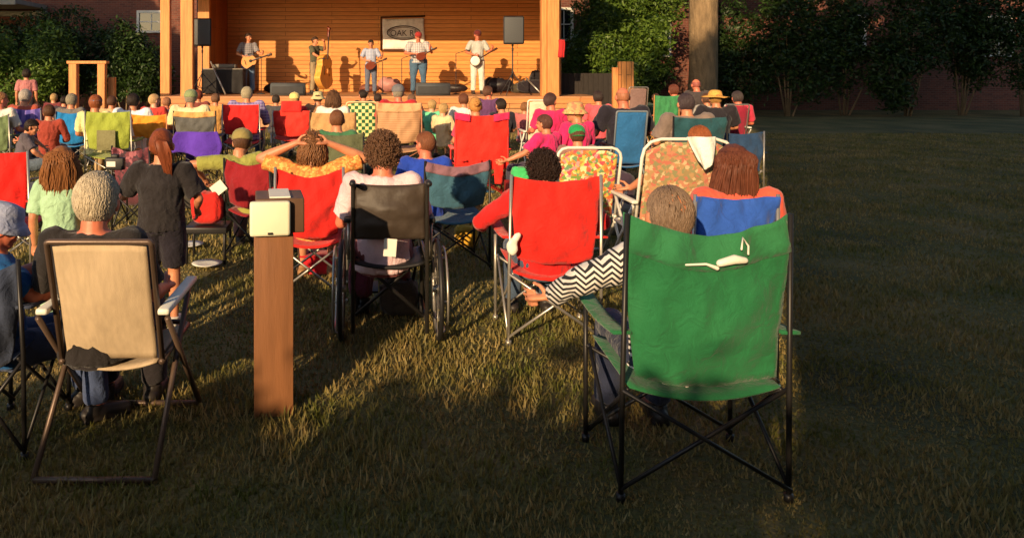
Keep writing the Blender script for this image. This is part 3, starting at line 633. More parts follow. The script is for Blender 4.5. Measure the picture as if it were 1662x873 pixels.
def planks(name, a, bcol, w=3.2, h=.14, vert=False, gap=(30, 16, 8), rough=.6):
    m, nt, b = nodes_of(name); tc = nt.nodes.new('ShaderNodeTexCoord'); sp = nt.nodes.new('ShaderNodeSeparateXYZ'); L(nt, tc.outputs['Object'], sp.inputs[0])
    ad = N(nt, 'ShaderNodeMath', _operation='ADD'); L(nt, sp.outputs[0], ad.inputs[0]); L(nt, sp.outputs[1], ad.inputs[1]); cb = nt.nodes.new('ShaderNodeCombineXYZ')
    L(nt, ad.outputs[0], cb.inputs[1 if vert else 0]); L(nt, sp.outputs[2], cb.inputs[0 if vert else 1])
    br = N(nt, 'ShaderNodeTexBrick', Scale=1.0); L(nt, cb.outputs[0], br.inputs['Vector'])
    br.inputs['Brick Width'].default_value = w; br.inputs['Row Height'].default_value = h; br.inputs['Mortar Size'].default_value = .006; br.inputs['Mortar Smooth'].default_value = .3; br.inputs['Bias'].default_value = 0
    br.inputs['Color1'].default_value = (*lin(a), 1); br.inputs['Color2'].default_value = (*lin(bcol), 1); br.inputs['Mortar'].default_value = (*lin(gap), 1)
    mp = N(nt, 'ShaderNodeMapping'); mp.inputs['Scale'].default_value = (1, 1, 14) if not vert else (14, 1, 1)
    if vert: mp.inputs['Scale'].default_value = (14, 14, 1)
    else: mp.inputs['Scale'].default_value = (1.2, 1.2, 16)
    L(nt, tc.outputs['Object'], mp.inputs[0]); nz = N(nt, 'ShaderNodeTexNoise', Scale=2.2, Detail=6.0, Distortion=.6); L(nt, mp.outputs[0], nz.inputs['Vector'])
    r = ramp(nt, nz.outputs[0], [(.3, (.78, .74, .68)), (.7, (1.08, 1.07, 1.05))]); mx = N(nt, 'ShaderNodeMix', _data_type='RGBA', _blend_type='MULTIPLY'); mx.inputs[0].default_value = 1
    L(nt, br.outputs['Color'], mx.inputs[6]); L(nt, r.outputs[0], mx.inputs[7]); L(nt, mx.outputs[2], b.inputs['Base Color']); b.inputs['Roughness'].default_value = rough
    inv = N(nt, 'ShaderNodeMath', _operation='SUBTRACT'); inv.inputs[0].default_value = 1; L(nt, br.outputs['Fac'], inv.inputs[1]); bump(nt, b, inv.outputs[0], .7, .02); return m
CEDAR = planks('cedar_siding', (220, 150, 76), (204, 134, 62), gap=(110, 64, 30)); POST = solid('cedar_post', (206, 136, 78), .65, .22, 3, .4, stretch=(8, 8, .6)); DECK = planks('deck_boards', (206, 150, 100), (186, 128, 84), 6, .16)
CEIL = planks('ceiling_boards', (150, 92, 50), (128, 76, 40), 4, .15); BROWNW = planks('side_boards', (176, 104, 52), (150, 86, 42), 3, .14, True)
st = thing('bandshell', 'open wooden bandshell of orange cedar planks with square posts behind the crowd', 'bandshell', (0, 21, 0))
ZD = .88
def part(name, fn, mat, smooth=False): bm = bmesh.new(); fn(bm); return obj(name, bm, mat, st, smooth)
# deck: front edge at y = 21; local y = 0
def prismxy(bm, pts, z0, z1):
    a = [bm.verts.new((x, y, z0)) for x, y in pts]; b = [bm.verts.new((x, y, z1)) for x, y in pts]; n = len(a); bm.faces.new(a[::-1]); bm.faces.new(b)
    for i in range(n): bm.faces.new((a[i], a[(i + 1) % n], b[(i + 1) % n], b[i]))
part('deck', lambda bm: prismxy(bm, [(-5.95, 0), (6.6, 0), (6.6, 4.9), (-5.95, 4.9)], ZD - .05, ZD), DECK)
part('fascia_board', lambda bm: prismxy(bm, [(-5.93, .02), (6.58, .02), (6.58, .06), (-5.93, .06)], .55, ZD - .052), planks('fascia', (214, 140, 84), (198, 124, 72), 4, .17))
part('skirt_boards', lambda bm: prismxy(bm, [(-5.9, .09), (6.55, .09), (6.55, .12), (-5.9, .12)], 0, .62), planks('skirt', (196, 150, 110), (176, 130, 92), .9, .2))
part('back_wall', lambda bm: prismxy(bm, [(-5.05, 4.5), (6.2, 4.5), (6.2, 4.62), (-5.05, 4.62)], ZD + .002, 4.7), CEDAR)
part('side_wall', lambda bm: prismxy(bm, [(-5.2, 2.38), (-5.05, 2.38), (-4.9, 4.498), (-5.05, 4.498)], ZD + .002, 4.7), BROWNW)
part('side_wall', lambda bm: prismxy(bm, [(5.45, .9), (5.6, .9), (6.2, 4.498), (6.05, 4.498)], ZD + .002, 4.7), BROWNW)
for x, y, wx, z0 in ((-6.2, 1.5, .28, 0), (-5.22, .18, .34, ZD + .002), (-5.2, 2.25, .36, ZD + .002), (5.0, .3, .14, ZD + .002), (5.24, .2, .33, ZD + .002)):
    bm = bmesh.new(); box(bm, (x, y, (z0 + 4.16) / 2), (wx, .24, 4.16 - z0), bev=.008); obj('post', bm, POST, st, False)
bm = bmesh.new(); box(bm, (5.48, .5, 2.3), (.10, .3, 2.8), bev=.006); obj('corner_board', bm, POST, st, False)
part('beam', lambda bm: box(bm, (-.1, .12, 4.38), (13.2, .22, .42)), POST)
part('ceiling', lambda bm: prismxy(bm, [(-6.4, -.6), (6.9, -.6), (6.9, 5.0), (-6.4, 5.0)], 4.815, 4.86), CEIL)
def roof(bm):
    y0, y1 = -.8, 5.3
    for s in (-1, 1):
        a = [(s * 7.2, y0, 4.75), (0, y0, 7.4), (0, y0, 7.55), (s * 7.2, y0, 4.9)]; v = [bm.verts.new(p) for p in a] + [bm.verts.new((p[0], y1, p[2])) for p in a]
        for f in ((0, 1, 2, 3), (7, 6, 5, 4), (0, 4, 5, 1), (1, 5, 6, 2), (2, 6, 7, 3), (3, 7, 4, 0)): bm.faces.new([v[i] for i in f])
part('roof', roof, solid('shingles', (78, 72, 66), .9, .25, 12, .6))
part('gable', lambda bm: prism(bm, [(-6.7, 4.88), (6.7, 4.88), (0, 7.36)], .05, .12), CEDAR)
# red cloth on the right post
def rf(u, v): return V((-.09 + .18 * u + .012 * math.sin(v * 5), .02 * math.sin(u * 9), -.5 * v + .0))
t = obj('red_banner', sheet(rf, 10, 12), fabric((190, 40, 44)), loc=(PX(911, 20.95), 20.93, PZ(65, 20.95))); tag(t, 'narrow red cloth hanging on the right corner post of the bandshell', 'pennant')

def brickmat(name, a, bcol, mort):
    m, nt, b = nodes_of(name); tc = nt.nodes.new('ShaderNodeTexCoord'); sp = nt.nodes.new('ShaderNodeSeparateXYZ'); L(nt, tc.outputs['Object'], sp.inputs[0]); ad = N(nt, 'ShaderNodeMath', _operation='ADD'); L(nt, sp.outputs[0], ad.inputs[0]); L(nt, sp.outputs[1], ad.inputs[1])
    cb = nt.nodes.new('ShaderNodeCombineXYZ'); L(nt, ad.outputs[0], cb.inputs[0]); L(nt, sp.outputs[2], cb.inputs[1]); br = N(nt, 'ShaderNodeTexBrick', Scale=1.0); L(nt, cb.outputs[0], br.inputs['Vector'])
    br.inputs['Brick Width'].default_value = .22; br.inputs['Row Height'].default_value = .075; br.inputs['Mortar Size'].default_value = .006
    for k, c in (('Color1', a), ('Color2', bcol), ('Mortar', mort)): br.inputs[k].default_value = (*lin(c), 1)
    L(nt, br.outputs['Color'], b.inputs['Base Color']); b.inputs['Roughness'].default_value = .9; return m
BRICK = brickmat('brick', (116, 62, 46), (88, 46, 36), (110, 94, 82)); WHITEPAINT = solid('white_paint', (214, 210, 198), .6, .06, bmp=.1); GLASS = solid('window_glass', (30, 36, 40), .08, .1, bmp=0, spec=.8)
def house(label, x0, x1, y, h, wins, roofh=2.2, fascia=True, depth=6, z_f=None, name='brick_house'):
    t = thing(name, label, 'house', ((x0 + x1) / 2, y, 0)); w = (x1 - x0) / 2
    bm = bmesh.new(); box(bm, (0, depth / 2, h / 2), (2 * w, depth, h)); obj('wall', bm, BRICK, t, False)
    bm = bmesh.new(); prism(bm, [(-w - .4, h + .01), (w + .4, h + .01), (w - 1.5, h + roofh), (-w + 1.5, h + roofh)], -.5, depth + .5); obj('roof', bm, solid('roof_slate', (84, 80, 78), .85, .2, 10, .5), t, False)
    for (wx, wz, ww, wh) in wins:
        bm = bmesh.new(); X, Z = wx - (x0 + x1) / 2, wz
        box(bm, (X, -.03, Z + wh / 2 + .05), (ww + .2, .1, .1)); box(bm, (X, -.05, Z - wh / 2 - .05), (ww + .26, .16, .08)); box(bm, (X - ww / 2 - .05, -.03, Z), (.1, .1, wh)); box(bm, (X + ww / 2 + .05, -.03, Z), (.1, .1, wh))
        box(bm, (X, -.02, Z), (ww, .05, .045)); box(bm, (X, -.02, Z + wh / 4), (.03, .045, wh / 2 - .05)); box(bm, (X, -.02, Z - wh / 4), (.03, .045, wh / 2 - .05))
        f = obj('window', bm, WHITEPAINT, t, False); bm = bmesh.new(); box(bm, (X, -.004, Z), (ww, .012, wh)); obj('pane', bm, GLASS, f, False)
    return t
hl = house('red brick house with white framed windows behind the left bushes', -19, -6.9, 29.5, 6.2, [(PX(246, 29.5), PZ(36, 29.5), .95, .7), (-16.5, 2.6, 1.1, 1.5), (-12.2, 2.4, 1.0, .9)])
bm = bmesh.new(); w_ = 5.5; box(bm, (-3.9, -1.4, 4.12), (8.0, 2.7, .16)); box(bm, (-3.9, -2.77, 4.14), (8.1, .05, .30)); obj('porch_roof', bm, solid('porch_fascia', (150, 146, 136), .6, .1), hl, False)
bm = bmesh.new(); box(bm, (-3.9, -.08, 3.86), (8.0, .14, .2)); obj('porch_trim', bm, solid('porch_fascia', (150, 146, 136)), hl, False)
for xx in (-7.6, -3.2): bm = bmesh.new(); box(bm, (xx, -2.6, 2.02), (.16, .16, 4.03)); obj('porch_post', bm, WHITEPAINT, hl, False)
house('red brick house with white sash windows behind the right hedge', 6.9, 32, 30, 6.5, [(PX(915, 30), PZ(40, 30), .55, 1.15), (11.6, 3.0, 1.0, 1.5), (19.5, 3.0, 1.0, 1.5), (25.5, 3.0, 1.0, 1.5)])
# out of view: made-up hall, hedge and trees added to cast shade
house('unseen brick hall added to cast shade from behind the photographer on the right', -2.3, 27, -12, 12.5, [(2, 3, 1.2, 2), (7, 3, 1.2, 2), (12, 3, 1.2, 2)], depth=7, name='added_shade_hall')  # added building, blocks the sun over the right side of the lawn
t = thing('hedge', 'unseen hedge added behind the photographer to shade the near lawn', 'hedge', (-8.2, -4.4, 0)); cs = [(x, 0, z) for x in np.arange(-7.5, 6.6, 1.1) for z in (.6, 1.4, 2.1)]  # hedge put in to keep low sun off the nearest grass
obj('foliage', leaves_mesh('hedge', cs, [(.85, .5, .62)] * len(cs), 60000, .15, 5), DEEP, t, smooth=False)
bm = bmesh.new()
for x in np.arange(-7.2, 6.5, .9): tube(bm, [(x, 0, 0), (x + .1, 0, 2.2)], [.04, .015], 6)
obj('stem', bm, BARK, t)
tree(-2.3, -6.5, 'unseen tall tree added beside the brick hall to shade the right background', [(0, .5), (3, .4), (7, .32), (9, .26)], [(-3.0, 0, 11.2), (-1.6, .4, 11.1), (1.8, 0, 10.9), (0, .8, 11.4)], [(1.1, 1.6, 1.3)] + [(1.6, 2, 1.4)] * 3, 12000, .2, DEEP, 11)  # added tree, crown placed so its shade falls on the lower trunk
tree(-19, 14, 'unseen tree added left of the crowd to shade the left background', [(0, .4), (2, .34), (4, .3)], [(0, 0, 7), (-2, 1.5, 6.4), (2.4, .5, 6.8), (0, -1.5, 8.4), (-1, 2.5, 8.2), (1.5, 3, 8.6), (3, 2.5, 6.6)], [(2.2, 2.4, 1.7)] * 7, 30000, .19, GREEN, 17)  # added tree, keeps sun off the left house and bushes
tree(14.6, 13.5, 'unseen tree added right of the crowd to shade the far right bushes', [(0, .42), (1.5, .34), (4, .3)], [(0, 0, 7), (-2, 1.5, 6.2), (2.2, .5, 6.6), (0, -1.5, 8), (-1, 2.5, 8.2), (1.5, 2, 9)], [(2.4, 2.4, 1.8)] * 6, 16000, .2, DEEP, 12)  # added tree, darkens the bushes and house at the far right
tree(PX(1140, 24), 24, 'thick old tree trunk rising behind the crowd at the right edge of the hedge', [(0, .56), (.4, .46), (1.5, .42), (3, .41), (5, .43), (6, .36)],
     [(0, 1, 8), (-2.5, 1, 7), (2.6, .8, 7.2), (.5, 2, 9.5), (-1.2, -1, 8.6), (2.4, 2.5, 6.4)], [(2.3, 2.0, 1.5)] * 6, 15000, .17, GREEN, 13, .01)
# bushes
B = [(30, 24, 1.9, 1.0, .3, 3.4, 'broad sunlit bush at the far left edge', GREEN, 9000), (-75, 25, 1.8, 1.0, .2, 3.2, 'bush cut by the left edge of the view', GREEN, 5000), (60, 27, 2.2, .9, .8, 4.0, 'tall dark bush behind the broad sunlit one', DEEP, 9000), (125, 26, 1.6, .9, .5, 3.3, 'dark bush right behind the wooden frame', DEEP, 7000),
     (205, 25, 1.5, .9, .4, 3.1, 'green bush under the brick house window', DEEP, 8000), (245, 26.5, 1.1, .8, .2, 2.6, 'dark bush beside the left bandshell post', DEEP, 5000),
     (960, 25.5, 1.35, .9, .9, 3.9, 'leafy bush next to the right side of the bandshell', GREEN, 9000), (1010, 27, 2.1, .9, 1.4, 4.9, 'tall loose bush under the brick wall right of the bandshell', GREEN, 16000), (1065, 24.8, 1.3, .9, .5, 3.5, 'dense bush left of the thick tree trunk', GREEN, 9000),
     (1010, 24.6, 1.3, .8, .1, 2.2, 'low dark bush behind the pair of wooden boards', DEEP, 5000), (1190, 26, 1.3, .9, .3, 4.4, 'dark bush right of the thick tree trunk', DEEP, 7000), (1280, 26, 1.6, .9, .2, 5.2, 'second dark bush right of the thick tree trunk', DEEP, 10000),
     (1370, 26.5, 1.6, .9, .2, 5.3, 'third dark bush right of the thick tree trunk', DEEP, 10000), (1470, 26, 1.7, .9, .2, 5.1, 'fourth dark bush right of the thick tree trunk', DEEP, 10000), (1560, 26.5, 1.7, .9, .2, 5.3, 'fifth dark bush right of the thick tree trunk', DEEP, 10000), (1660, 26, 1.7, .9, .2, 5.1, 'last dark bush at the far right', DEEP, 6000)]
for i, (px, d, w_, dp, z0, z1, lb, mm, n) in enumerate(B): bush(px, d, w_, dp, z0, z1, lb, mm, n, .08, 20 + i)
# low dark fence right of the deck
t = thing('fence', 'low dark board fence right of the bandshell deck', 'fence', (PX(955, 23), 23, 0)); bm = bmesh.new()
for i in range(12): box(bm, (-.86 + .155 * i, 0, .78), (.148, .025, 1.5))
obj('boards', bm, solid('dark_board', (44, 38, 34), .8, .2), t, False); bm = bmesh.new(); box(bm, (0, .05, 1.35), (1.9, .05, .08)); box(bm, (0, .05, .3), (1.9, .05, .08)); obj('rail', bm, solid('dark_board', (44, 38, 34)), t, False)
# wooden frame at the left
t = thing('timber_gate', 'open wooden gate frame of squared timbers left of the bandshell', 'gate', (PX(143, 19.5), 19.5, 0))
for px, ww in ((120, .2), (166, .19)):
    bm = bmesh.new(); box(bm, (PX(px, 19.5) - PX(143, 19.5), 0, .9), (ww, .2, 1.8), bev=.008); obj('post', bm, POST, t, False)
bm = bmesh.new(); box(bm, (-.0, 0, 1.835), (1.04, .24, .075), bev=.008); obj('top_beam', bm, POST, t, False)
bm = bmesh.new(); box(bm, (0, 0, .72), (.17, .17, 1.44), bev=.01); tag(obj('wooden_post', bm, POST, smooth=False, loc=(PX(182, 19.8), 19.8, 0)), 'short wooden post right beside the open timber frame', 'post')
t = thing('wooden_board', 'upright pair of sunlit wooden boards in front of the right hedge', 'board', (PX(1012, 20), 20, 0))
bm = bmesh.new(); box(bm, (.06, 0, .93), (.40, .12, 1.86), bev=.008); obj('front_board', bm, planks('board_wood', (214, 146, 84), (196, 128, 70), 3, .13, True), t, False)
bm = bmesh.new(); box(bm, (-.215, .05, .85), (.14, .1, 1.70), bev=.008); obj('side_board', bm, POST, t, False)
# ---------------------------------------------------------------- on the stage
MATTE = solid('matte_black', (48, 48, 50), .7, .1, bmp=.1); GRILL = solid('speaker_grille', (74, 76, 78), .6, .08, 60, .5)
def speaker(px, py, d, label):
    t = thing('loudspeaker', label, 'loudspeaker', (PX(px, d), d, PZ(py, d)), 0, 'loudspeakers on tripod stands')
    w_, h_ = .62, .82; bm = bmesh.new(); prism(bm, [(-w_ / 2, 0), (w_ / 2, 0), (w_ / 2, h_), (-w_ / 2, h_)], 0, .38)
    for v in bm.verts:
        if v.co.y > .3: v.co.x *= .72
    bmesh.ops.bevel(bm, geom=list(bm.edges), offset=.02, segments=2, affect='EDGES'); obj('cabinet', bm, MATTE, t)
    bm = bmesh.new(); box(bm, (0, -.008, h_ / 2), (w_ - .07, .022, h_ - .07), bev=.008); obj('grille', bm, GRILL, t)
    bm = bmesh.new(); tube(bm, [(0, .19, -.06), (0, .19, .01)], .03, 12); obj('socket', bm, MATTE, t)
    t2 = thing('speaker_stand', label.replace('loudspeaker', 'tripod stand carrying the loudspeaker'), 'stand', (PX(px, d), d + .19, ZD), 0, 'speaker stands'); H_ = PZ(py, d) - ZD - .06
    bm = bmesh.new(); tube(bm, [(0, 0, .12), (0, 0, H_)], .019, 10); obj('pole', bm, MATTE, t2)
    bm = bmesh.new(); tube(bm, [(0, 0, .62), (0, 0, .72)], .03, 10); tube(bm, [(0, 0, H_ - .14), (0, 0, H_ - .06)], .028, 10); obj('collar', bm, MATTE, t2)
    for k in range(3):
        a = R(90 + 30 + 120 * k); bm = bmesh.new(); tube(bm, [(0, 0, .66), (.55 * math.cos(a), .55 * math.sin(a), .015)], .013, 8); tube(bm, [(0, 0, .18), (.30 * math.cos(a), .30 * math.sin(a), .31)], .009, 6); obj('leg', bm, MATTE, t2)
speaker(326, 75, 21.9, 'black loudspeaker high by the left bandshell post'); speaker(834, 72, 21.7, 'black loudspeaker at the right end of the stage')
def mic_stand(px, d, h, label, boom=0, yaw=0):
    t = thing('microphone_stand', label, 'microphone stand', (PX(px, d), d, ZD), yaw, 'microphone stands')
    bm = bmesh.new(); tube(bm, [(0, 0, .03), (0, 0, h)], .011, 8); obj('pole', bm, MATTE, t); bm = bmesh.new(); lathe(bm, [(.13, 0), (.135, .012), (.06, .03), (.02, .045)], seg=20); obj('base', bm, MATTE, t)
    e = V((boom, -.0, h + abs(boom) * .35)); bm = bmesh.new(); tube(bm, [(0, 0, h), e], .009, 8); obj('boom', bm, MATTE, t); bm = bmesh.new(); tube(bm, [e, e + V((.1 if boom > 0 else -.1, .0, -.02))], [.014, .026], 10, True); obj('microphone', bm, MATTE, t)
mic_stand(424, 23, 1.15, 'microphone stand in front of the guitarist', -.3); mic_stand(503, 23.2, 1.0, 'microphone stand left of the double bass', .35); mic_stand(621, 22.8, 1.0, 'microphone stand right of the boy', -.2); mic_stand(740, 22.8, 1.25, 'microphone stand left of the banjo player', .32); mic_stand(652, 22.6, 1.1, 'microphone stand left of the large man in the cap', .25)
for px0, px1, lb in ((440, 496, 'low black stage monitor wedge in front of the double bass'), (675, 730, 'low black stage monitor wedge in front of the large man')):
    d = 22; w_ = (px1 - px0) / F * d; t = thing('stage_monitor', lb, 'monitor speaker', (PX((px0 + px1) / 2, d), d, ZD), 0, 'stage monitors')
    bm = bmesh.new(); o_ = [(-.22, 0), (.2, 0), (.22, .12), (-.02, .38), (-.2, .34)]; a = [bm.verts.new((-w_ / 2, y, z)) for y, z in o_]; b_ = [bm.verts.new((w_ / 2, y, z)) for y, z in o_]; bm.faces.new(a); bm.faces.new(b_[::-1])
    for i in range(5): bm.faces.new((a[i], b_[i], b_[(i + 1) % 5], a[(i + 1) % 5]))
    bmesh.ops.recalc_face_normals(bm, faces=bm.faces); bmesh.ops.bevel(bm, geom=list(bm.edges), offset=.012, segments=2, affect='EDGES'); obj('cabinet', bm, GRILL, t)
    bm = bmesh.new(); box(bm, (0, -.222, .16), (w_ - .1, .016, .22), (R(-4), 0, 0), bev=.005); obj('back_plate', bm, MATTE, t)
# banner
bt = thing('banner', 'white cloth banner with a dark oval emblem on the bandshell wall', 'banner', (PX(655, 25.3), 25.42, PZ(80, 25.3))); bw, bh = 68 / F * 25.3 / 2, 50 / F * 25.3
def bf(u, v): return V(((2 * u - 1) * bw + .01 * math.sin(v * 6), -.02 * math.sin(u * 8 + v * 3) - .02, bh * v * (1 + .035 * (u - .5)) - .02 * (1 - (2 * u - 1) ** 2) * v))
obj('cloth', sheet(bf, 20, 14), fabric((226, 222, 214)), bt)
bm = bmesh.new(); tube(bm, [(-bw - .05, .02, -.05), (-bw - .05, .02, bh + .04), (bw + .03, .02, bh + .08)], .03, 6); tube(bm, [(-bw - .05, .02, -.05), (bw + .02, .02, -.06)], .022, 6); obj('frame', bm, solid('dark_wood', (66, 36, 20), .7), bt)
INK = solid('banner_ink', (70, 60, 58), .8, .05, bmp=0)
bm = bmesh.new(); pts = [(0 + .56 * math.cos(a), -.065, .56 + .23 * math.sin(a)) for a in np.linspace(0, 2 * math.pi, 49)]; tube(bm, pts, .016, 6); tube(bm, [(x * 1.0 * .9, y, (z - .56) * .78 + .56) for x, y, z in pts[:49]], .008, 6); obj('emblem_ring', bm, INK, bt)
cu = bpy.data.curves.new('lettering', 'FONT'); cu.body = 'OAK RI'; cu.size = .34; cu.extrude = .004; cu.align_x = 'LEFT'; cu.space_character = 1.0; lt = bpy.data.objects.new('lettering', cu); COL.objects.link(lt); cu.materials.append(INK)
lt.rotation_euler = (0, 0, 0); bpy.context.view_layer.update(); lm = bpy.data.meshes.new_from_object(lt.evaluated_get(bpy.context.evaluated_depsgraph_get())); bpy.data.objects.remove(lt); lt = bpy.data.objects.new('lettering', lm); COL.objects.link(lt)
lt.parent = bt; lt.location = (-.46, -.075, .45); lt.rotation_euler = (R(90), 0, 0); lt.scale = (.8, .85, 1)
# instruments (built upright in xz, face towards -Y of their own frame, neck up)
WOODY = solid('varnish_amber', (222, 156, 70), .3, .2, 4, .1, stretch=(6, 6, 1)); WOODR = solid('varnish_red', (110, 46, 26), .3, .2, 4, .1); WOODD = solid('varnish_dark', (60, 34, 22), .35, .1); DRUM = solid('banjo_head', (232, 228, 214), .5, .03, bmp=0); WOODG = solid('spruce_top', (214, 142, 74), .35, .12, 4, .1)
def outline(lb, ub, ws, ht, n=48):
    """guitar-like outline: lower bout, upper bout, waist half-widths and height"""
    p = []
    for i in range(n):
        t_ = i / n * 2 * math.pi; z = ht / 2 - ht / 2 * math.cos(t_ / 1.0); s_ = 1 if math.sin(t_) > 0 else -1; q = z / ht
        prof = (lb * math.exp(-((q - .27) / .26) ** 2) + ub * math.exp(-((q - .80) / .20) ** 2) + ws * .55 * math.exp(-((q - .54) / .13) ** 2)); edge = min(1, math.sqrt(max(0, 1 - (1 - 2 * q) ** 2)) * 1.9)
        p.append((s_ * prof * edge, z))
    return p
def instrument(kind, loc, rot, label, scale=1.0):
    t = thing({'guitar': 'acoustic_guitar', 'bass': 'double_bass', 'mandolin': 'mandolin', 'banjo': 'banjo'}[kind], label, {'guitar': 'guitar', 'bass': 'double bass', 'mandolin': 'mandolin', 'banjo': 'banjo'}[kind], loc)
    t.rotation_euler = rot; t.scale = (scale,) * 3
    if kind in ('guitar', 'bass'):
        k = 1 if kind == 'guitar' else 2.25; dp = .1 if kind == 'guitar' else .2; bm = bmesh.new(); prism(bm, outline(.19 * k, .14 * k, .12 * k, .48 * k), -dp / 2, dp / 2); bmesh.ops.recalc_face_normals(bm, faces=bm.faces); obj('body', bm, WOODG if k == 1 else WOODY, t, False)
        bm = bmesh.new(); box(bm, (0, -dp / 2 - .008, .60 * k if k == 1 else 1.28), (.05 * (1 if k == 1 else 1.1), .03, .52 if k == 1 else .72), bev=.006); obj('neck', bm, WOODD, t)
        bm = bmesh.new(); zt = .86 if k == 1 else 1.66; box(bm, (0, -dp / 2, zt + .06), (.075, .025, .17) if k == 1 else (.09, .06, .20), bev=.006)
        for i in range(3):
            for sx in (-1, 1): tube(bm, [(sx * .03, -dp / 2, zt + .01 + .05 * i), (sx * (.06 if k == 1 else .1), -dp / 2, zt + .01 + .05 * i)], .007, 6)
        if k > 1: tube(bm, [(0, -dp / 2, zt + .15), (0, -dp / 2 - .03, zt + .22), (0, -dp / 2 + .02, zt + .26), (0, -dp / 2 + .06, zt + .21)], [.04, .045, .04, .02], 8, True)
        obj('headstock', bm, WOODR if k > 1 else WOODD, t)
        if k == 1:
            bm = bmesh.new(); lathe(bm, [(.05, 0), (.05, .004)], seg=20); bmesh.ops.rotate(bm, cent=(0, 0, 0), matrix=Matrix.Rotation(R(90), 3, 'X'), verts=bm.verts); bmesh.ops.translate(bm, vec=(0, -dp / 2 - .001, .30), verts=bm.verts); obj('sound_hole', bm, MATTE, t)
            bm = bmesh.new(); box(bm, (0, -dp / 2 - .006, .13), (.15, .012, .02)); obj('bridge', bm, WOODD, t)
        else:
            bm = bmesh.new()
            for sx in (-1, 1): tube(bm, [(sx * .14, -dp / 2 - .003, .42), (sx * .17, -dp / 2 - .003, .5), (sx * .15, -dp / 2 - .003, .6), (sx * .17, -dp / 2 - .003, .68)], .010, 6)
            obj('sound_hole', bm, MATTE, t); bm = bmesh.new(); box(bm, (0, -dp / 2 - .05, .54), (.16, .02, .14)); obj('bridge', bm, WOODG, t); bm = bmesh.new(); tube(bm, [(0, 0, -.14), (0, 0, .02)], .012, 8); obj('endpin', bm, MATTE, t)
    elif kind == 'mandolin':
        bm = bmesh.new(); prism(bm, [(.13 * math.sin(a) * (1 - .25 * (1 - math.cos(a)) / 2), .16 - .17 * math.cos(a)) for a in np.linspace(0, 2 * math.pi, 33)[:-1]], -.03, .03); bmesh.ops.recalc_face_normals(bm, faces=bm.faces); obj('body', bm, WOODR, t, False)
        bm = bmesh.new(); box(bm, (0, -.035, .42), (.034, .022, .30), bev=.005); obj('neck', bm, WOODD, t); bm = bmesh.new(); box(bm, (0, -.035, .63), (.06, .02, .14), bev=.005); obj('headstock', bm, WOODD, t)
    else:
        def disc(bm, prof): lathe(bm, prof, seg=32); bmesh.ops.rotate(bm, cent=(0, 0, 0), matrix=Matrix.Rotation(R(90), 3, 'X'), verts=bm.verts); bmesh.ops.translate(bm, vec=(0, 0, .16), verts=bm.verts)
        bm = bmesh.new(); disc(bm, [(.135, -.045), (.16, -.04), (.162, .035), (.150, .04)]); obj('rim', bm, WOODD, t); bm = bmesh.new(); disc(bm, [(.148, .036), (.148, .046), (.1, .048)]); obj('drumhead', bm, DRUM, t)
        bm = bmesh.new(); box(bm, (0, -.04, .56), (.04, .022, .52), bev=.005); obj('neck', bm, WOODD, t); bm = bmesh.new(); box(bm, (0, -.04, .87), (.065, .02, .14), bev=.005); obj('headstock', bm, WOODD, t)
    return t
PI_ = math.pi; MG = 'musicians on the stage'
PL = plaid('plaid_blue', (206, 208, 214), (60, 84, 150), (120, 130, 160), 22); PLW = plaid('plaid_pale', (216, 208, 196), (150, 120, 110), (120, 130, 150), 16); PLG = plaid('plaid_grey', (110, 112, 122), (60, 62, 76), (150, 140, 140), 18)
def musician(px, d, top, *a, **k): return person(px, d, top, *a, zb=ZD, group=MG, **k)
musician(403, 23.4, 54, 'playturn', 'musician in a grey plaid shirt and blue jeans playing an acoustic guitar', PLG, (98, 122, 150), 'short', (70, 48, 34), yaw=PI_ + .25)
instrument('guitar', (PX(393, 23.2), 23.12, 1.82), (0, R(72), 0), 'amber acoustic guitar held by the musician at the left of the stage')
musician(511, 23.75, 60, 'bass', 'musician in a dark olive shirt standing behind the double bass', (84, 82, 62), (150, 132, 104), 'short', (80, 56, 40), yaw=PI_ + 1.0)
instrument('bass', (PX(525, 23.5), 23.40, ZD + .14), (R(-2), R(9), R(66)), 'tall amber double bass leaning in the bass player\'s arms', 1.04)
musician(602, 22.7, 65, 'play', 'boy in a blue and white plaid shirt and grey jeans playing a mandolin', PL, (92, 98, 116), 'short', (40, 30, 26), yaw=PI_)
instrument('mandolin', (PX(594, 22.5), 22.44, 1.70), (0, R(66), 0), 'dark red mandolin held by the boy')
musician(679, 22.9, 52, 'playbig', 'large man in a red cap, pale plaid shirt and blue jeans playing a mandolin', PLW, (72, 98, 122), 'buzz', (90, 70, 56), 'red', 'cap', (150, 44, 42), yaw=PI_)
instrument('mandolin', (PX(676, 22.6), 22.52, 1.98), (0, R(62), 0), 'dark mandolin held by the large man in the red cap')
musician(775, 23.0, 49, 'play', 'man in a grey shirt and pale trousers with a dark red cap playing a banjo', (176, 176, 170), (206, 202, 190), 'buzz', (90, 70, 56), 'red', 'cap', (96, 36, 34), yaw=PI_)
instrument('banjo', (PX(764, 22.7), 22.72, 1.83), (0, R(60), 0), 'white-headed banjo held by the man in pale trousers')
